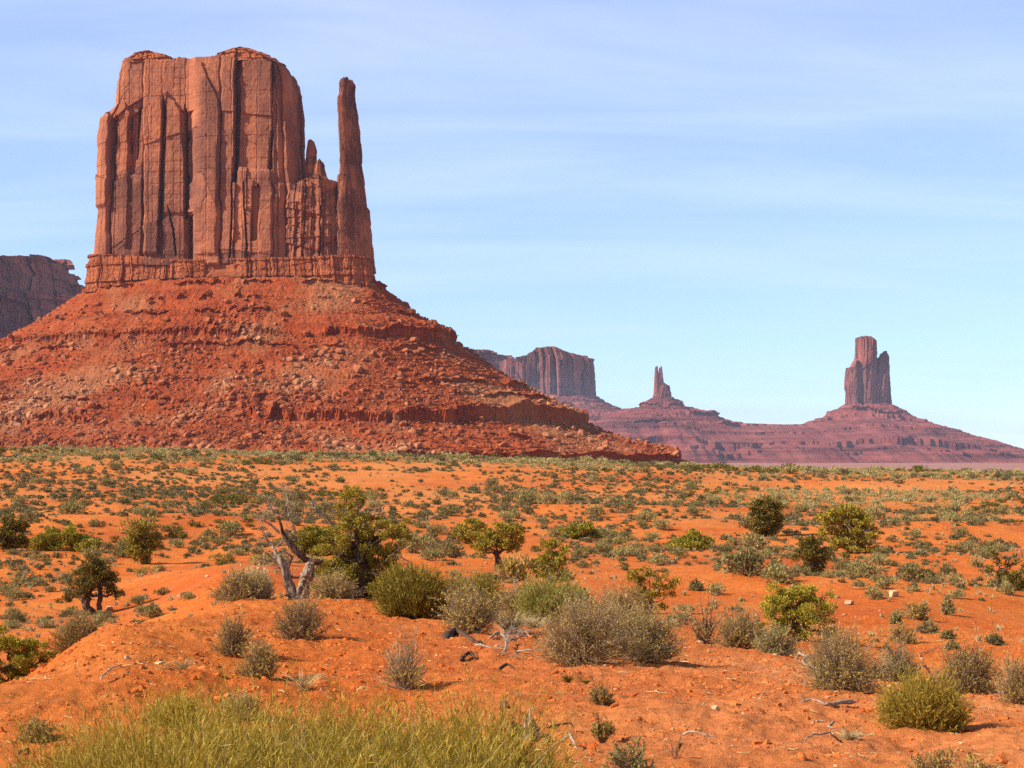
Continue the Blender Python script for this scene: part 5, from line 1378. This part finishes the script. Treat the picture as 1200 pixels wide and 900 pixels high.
# ------------------------------------------------------------------ the scrub of the flat
SPOTS = [  # picture ellipses where the scrub is thick: column, row, half width, half height, thickness, tone (0 grey, 1 olive green, 2 straw)
    (170, 572, 190, 22, 0.9, 0), (90, 600, 120, 14, 0.4, 0), (240, 594, 110, 10, 0.8, 0), (230, 646, 105, 8, 1.7, 0), (300, 630, 60, 10, 0.6, 0), (60, 690, 90, 34, 1.1, 0), (60, 650, 90, 10, 0.9, 0), (20, 662, 40, 16, 1.0, 0),
    (265, 588, 40, 7, 1.2, 1), (500, 636, 36, 13, 2.0, 0), (540, 648, 34, 8, 1.4, 0), (690, 575, 120, 22, 0.7, 0), (700, 642, 36, 18, 1.8, 0), (740, 650, 40, 9, 1.0, 0), (660, 600, 80, 18, 0.7, 0),
    (850, 655, 60, 11, 1.8, 0), (780, 655, 30, 12, 1.0, 0), (900, 640, 50, 12, 1.0, 0), (1020, 670, 40, 12, 1.6, 0), (1080, 655, 60, 16, 1.3, 0), (1150, 650, 50, 18, 1.1, 0), (1110, 682, 50, 9, 1.2, 0), (1000, 585, 190, 12, 0.6, 2), (1090, 612, 100, 12, 0.6, 0),
    (950, 585, 120, 12, 0.4, 1), (820, 735, 60, 16, 0.8, 0), (850, 708, 40, 12, 0.8, 0), (560, 690, 40, 10, 0.9, 0), (600, 690, 40, 14, 0.8, 1), (640, 712, 50, 10, 0.8, 0), (430, 612, 60, 12, 0.5, 0), (350, 600, 60, 20, 0.6, 0), (900, 700, 60, 14, 0.5, 0), (800, 600, 90, 14, 0.7, 0), (160, 700, 70, 8, 0.7, 0)]
BARE = [(240, 678, 90, 16), (140, 608, 40, 6), (255, 622, 45, 7), (1060, 725, 130, 34), (900, 688, 80, 12), (1150, 622, 60, 6), (470, 562, 80, 14), (1050, 571, 200, 7), (430, 760, 500, 30), (810, 680, 45, 12), (650, 676, 40, 10), (950, 860, 300, 40)]
def thickness(px, py, x, y):
    d = 0.035 + 0.6 * smooth(0.04, 0.34, fbm(x / 15, y / 15, 0, 3, 41)) + 0.10 * smooth(0, 0.5, fbm(x / 5, y / 5, 0, 2, 42))
    tone = np.where(fbm(x / 22, y / 22, 0, 2, 55) > 0.22, 1, 0)
    best = np.full(px.shape, 0.25)
    for (cx, cy, a, b, w_, tn) in SPOTS:
        q = np.exp(-((px - cx) / a) ** 2 - ((py - cy) / b) ** 2) * w_
        d = d + 0.5 * q; tone = np.where(q > best, tn, tone); best = np.maximum(best, q)
    for (cx, cy, a, b) in BARE:
        d = d * (1 - 0.92 * np.exp(-(((px - cx) / a) ** 2 + ((py - cy) / b) ** 2) ** 2))
    r_ = np.hypot(x, y)
    d = np.where(r_ > 270, d * 0.5 + 0.22, d)
    tone = np.where((r_ > 262) & (fbm(x / 9, y / 9, 0, 2, 61) > -0.15), 2, tone)
    d = d * smooth(20, 34, r_)
    return d, tone
N = 60000
rr_ = np.sqrt(rng.uniform(24 ** 2, 336 ** 2, N)); aa_ = rng.uniform(-math.radians(25), math.radians(25), N)
sx, sy = rr_ * np.sin(aa_), rr_ * np.cos(aa_)
sz = ground_z(sx, sy, False)
spx, spy = project(sx, sy, sz)
dn, tone = thickness(spx, spy, sx, sy)
ok = rng.random(N) < np.clip(dn, 0, 1) * 0.62
sx, sy, sz, spx, spy, tone, dn = [v[ok] for v in (sx, sy, sz, spx, spy, tone, dn)]
rr_ = np.hypot(sx, sy)
size = rng.lognormal(-0.34, 0.48, len(sx)) * np.where(rr_ > 262, 1.5, 1.0) * np.clip(0.62 + rr_ / 320, 0.6, 1.1)
size = np.clip(size, 0.35, 3.0)
grid = {}
keep = []
order = np.argsort(-dn + rng.normal(0, 0.2, len(dn)))
for i in order:
    g_ = (int(sx[i] // 2), int(sy[i] // 2)); bad = False
    for a in (-1, 0, 1):
        for b in (-1, 0, 1):
            for j in grid.get((g_[0] + a, g_[1] + b), ()):
                if (sx[i] - sx[j]) ** 2 + (sy[i] - sy[j]) ** 2 < (0.36 * (size[i] + size[j])) ** 2: bad = True; break
    if not bad:
        for (tx, ty, tr) in TAKEN:
            if (sx[i] - tx) ** 2 + (sy[i] - ty) ** 2 < (tr + 0.3 * size[i]) ** 2: bad = True; break
    if not bad:
        grid.setdefault(g_, []).append(i); keep.append(i)
keep = np.array(keep)
# hidden behind the viewpoint hill, or in sight?
vis = np.ones(len(keep), bool)
for f_ in np.linspace(0.05, 0.97, 60):
    gx_, gy_ = sx[keep] * f_, sy[keep] * f_
    vis &= ground_z(gx_, gy_, False) < (sz[keep] + 0.55 * size[keep]) * f_ + 0.02
inframe = (spx[keep] > -5) & (spx[keep] < 1205) & (spy[keep] < 900)
keep = keep[vis | ~inframe]
ap = size[keep] / rr_[keep] * ((spx[keep] > 4) & (spx[keep] < 1196))
keep = keep[np.argsort(-ap)]
big, rest = keep[:295], keep[295:]
tone_mats = [(M['sage'], M['twig']), (M['olive'], M['twig']), (M['pale_sage'], M['grey_twig'])]
M['far_sage'] = leaf_mat('scrub_grey_green', [(0.11, 0.092, 0.036), (0.165, 0.14, 0.058), (0.24, 0.205, 0.095)])
M['far_olive'] = leaf_mat('scrub_olive_green', [(0.12, 0.104, 0.022), (0.18, 0.155, 0.036), (0.26, 0.22, 0.06)])
M['far_straw'] = leaf_mat('scrub_straw_green', [(0.22, 0.18, 0.06), (0.31, 0.255, 0.10), (0.41, 0.335, 0.15)])
protos = {}
for tn in range(3):
    for k in range(5):
        g = low_shrub(1.0, 0.52, 500 + tn * 10 + k, 620, 0.075)
        o = g.build('sagebrush_shrub', list(tone_mats[tn]))
        protos[(tn, k)] = o
used = set()
TONE = ['grey green', 'olive green', 'pale straw green']
lx = np.array([l[0] for l in LAND], float); ly = np.array([l[1] for l in LAND], float)
ranked = {}
info = []
for i in big:
    # picture distances, rows stretched since the flat is seen at a low angle
    dxp, dyp = spx[i] - lx, (spy[i] - ly) * 2.0
    j = int(np.argmin(np.hypot(dxp, dyp)))
    sec = ('right of' if dxp[j] > 0 else 'left of') if abs(dxp[j]) > abs(dyp[j]) else ('in front of' if dyp[j] > 0 else 'beyond')
    info.append((i, j, sec, float(np.hypot(dxp[j], dyp[j]))))
for rec in info: ranked.setdefault((rec[1], rec[2]), []).append(rec)
tens = {2: 'twenty', 3: 'thirty'}
def ordinal(n):
    base = [o.split()[0] for o in ORD]
    if n < 20: return '' if n == 0 else base[n] + ' '
    return '%s-%s ' % (tens.get((n + 1) // 10, 'forty'), ['th', 'first', 'second', 'third', 'fourth', 'fifth', 'sixth', 'seventh', 'eighth', 'ninth'][(n + 1) % 10])
cnt = 0
for (j, sec), recs in ranked.items():
    recs.sort(key=lambda q: q[3])
    for n_, (i, _, _, _) in enumerate(recs):
        tn = int(tone[i]); k = int(rng.integers(0, 5)); key = (tn, k)
        src = protos[key]
        if key in used:
            o = src.copy(); COL.objects.link(o)
        else:
            o = src; used.add(key)
        s_ = float(size[i])
        o.location = (float(sx[i]), float(sy[i]), float(ground_z(sx[i], sy[i])) - 0.02)
        o.rotation_euler = (0, 0, float(rng.uniform(0, 6.28)))
        o.scale = (s_ * float(rng.uniform(0.85, 1.2)), s_, s_ * float(rng.uniform(0.8, 1.25)))
        tag(o, 'low %s sagebrush, %snearest %s the %s' % (TONE[tn], ordinal(n_), sec, LAND[j][2]), 'shrub', 'low sagebrush scattered over the flat')
        cnt += 1
for key, o in protos.items():
    if key not in used: bpy.data.objects.remove(o)

def pack(name, idx, mat, n_leaf, leaf, seed0, crest=False):
    shapes = []
    for k in range(6):
        V, Q, m_ = low_shrub(1.0, 0.5, seed0 + k, n_leaf, leaf).arrays()
        shapes.append((V, Q))
    Pp = np.stack([sx[idx], sy[idx], ground_z(sx[idx], sy[idx], False) - 0.03], -1)
    return tag(scatter_mesh(name, shapes, Pp, size[idx], mat, rng, 0.0), kind='stuff')
for tn, (nm, mt) in enumerate([('grey_scrub', 'far_sage'), ('olive_scrub', 'far_olive'), ('pale_scrub', 'far_straw')]):
    idx = rest[tone[rest] == tn]
    near = idx[rr_[idx] < 170]; far = idx[rr_[idx] >= 170]
    if len(idx): pack(nm, idx, M[mt], 130, 0.15, 700 + 20 * tn)

# dry grass between the shrubs
x, y = sector(9000, 26, 335, 0.6)
z = ground_z(x, y, False); gpx, gpy = project(x, y, z)
dd, _ = thickness(gpx, gpy, x, y)
k_ = rng.random(len(x)) < np.clip(0.12 + 0.6 * dd + 0.35 * ((gpx > 780) & (gpy < 610)), 0, 1)
x, y, z = x[k_], y[k_], z[k_]
shapes = []
for k in range(4):
    rg = np.random.default_rng(900 + k); g = Geo()
    D = dome_dirs(26, rg, 0.5)
    leaves(g, D * np.array([0.3, 0.3, 0.45]) * 0.6, D + np.array([0, 0, 0.8]), 0.5 * rg.uniform(0.6, 1.2, 26), 0.07, rg)
    V, Q, _ = g.arrays(); shapes.append((V, Q))
S = rng.uniform(0.25, 0.6, len(x)) * (0.6 + np.hypot(x, y) / 220)
tag(scatter_mesh('dry_grass', shapes, np.stack([x, y, z], -1), S, M['straw'], rng, 0.0), kind='stuff')
print('scrub objects', cnt, 'in stuff', len(rest), 'landmarks', len(LAND))
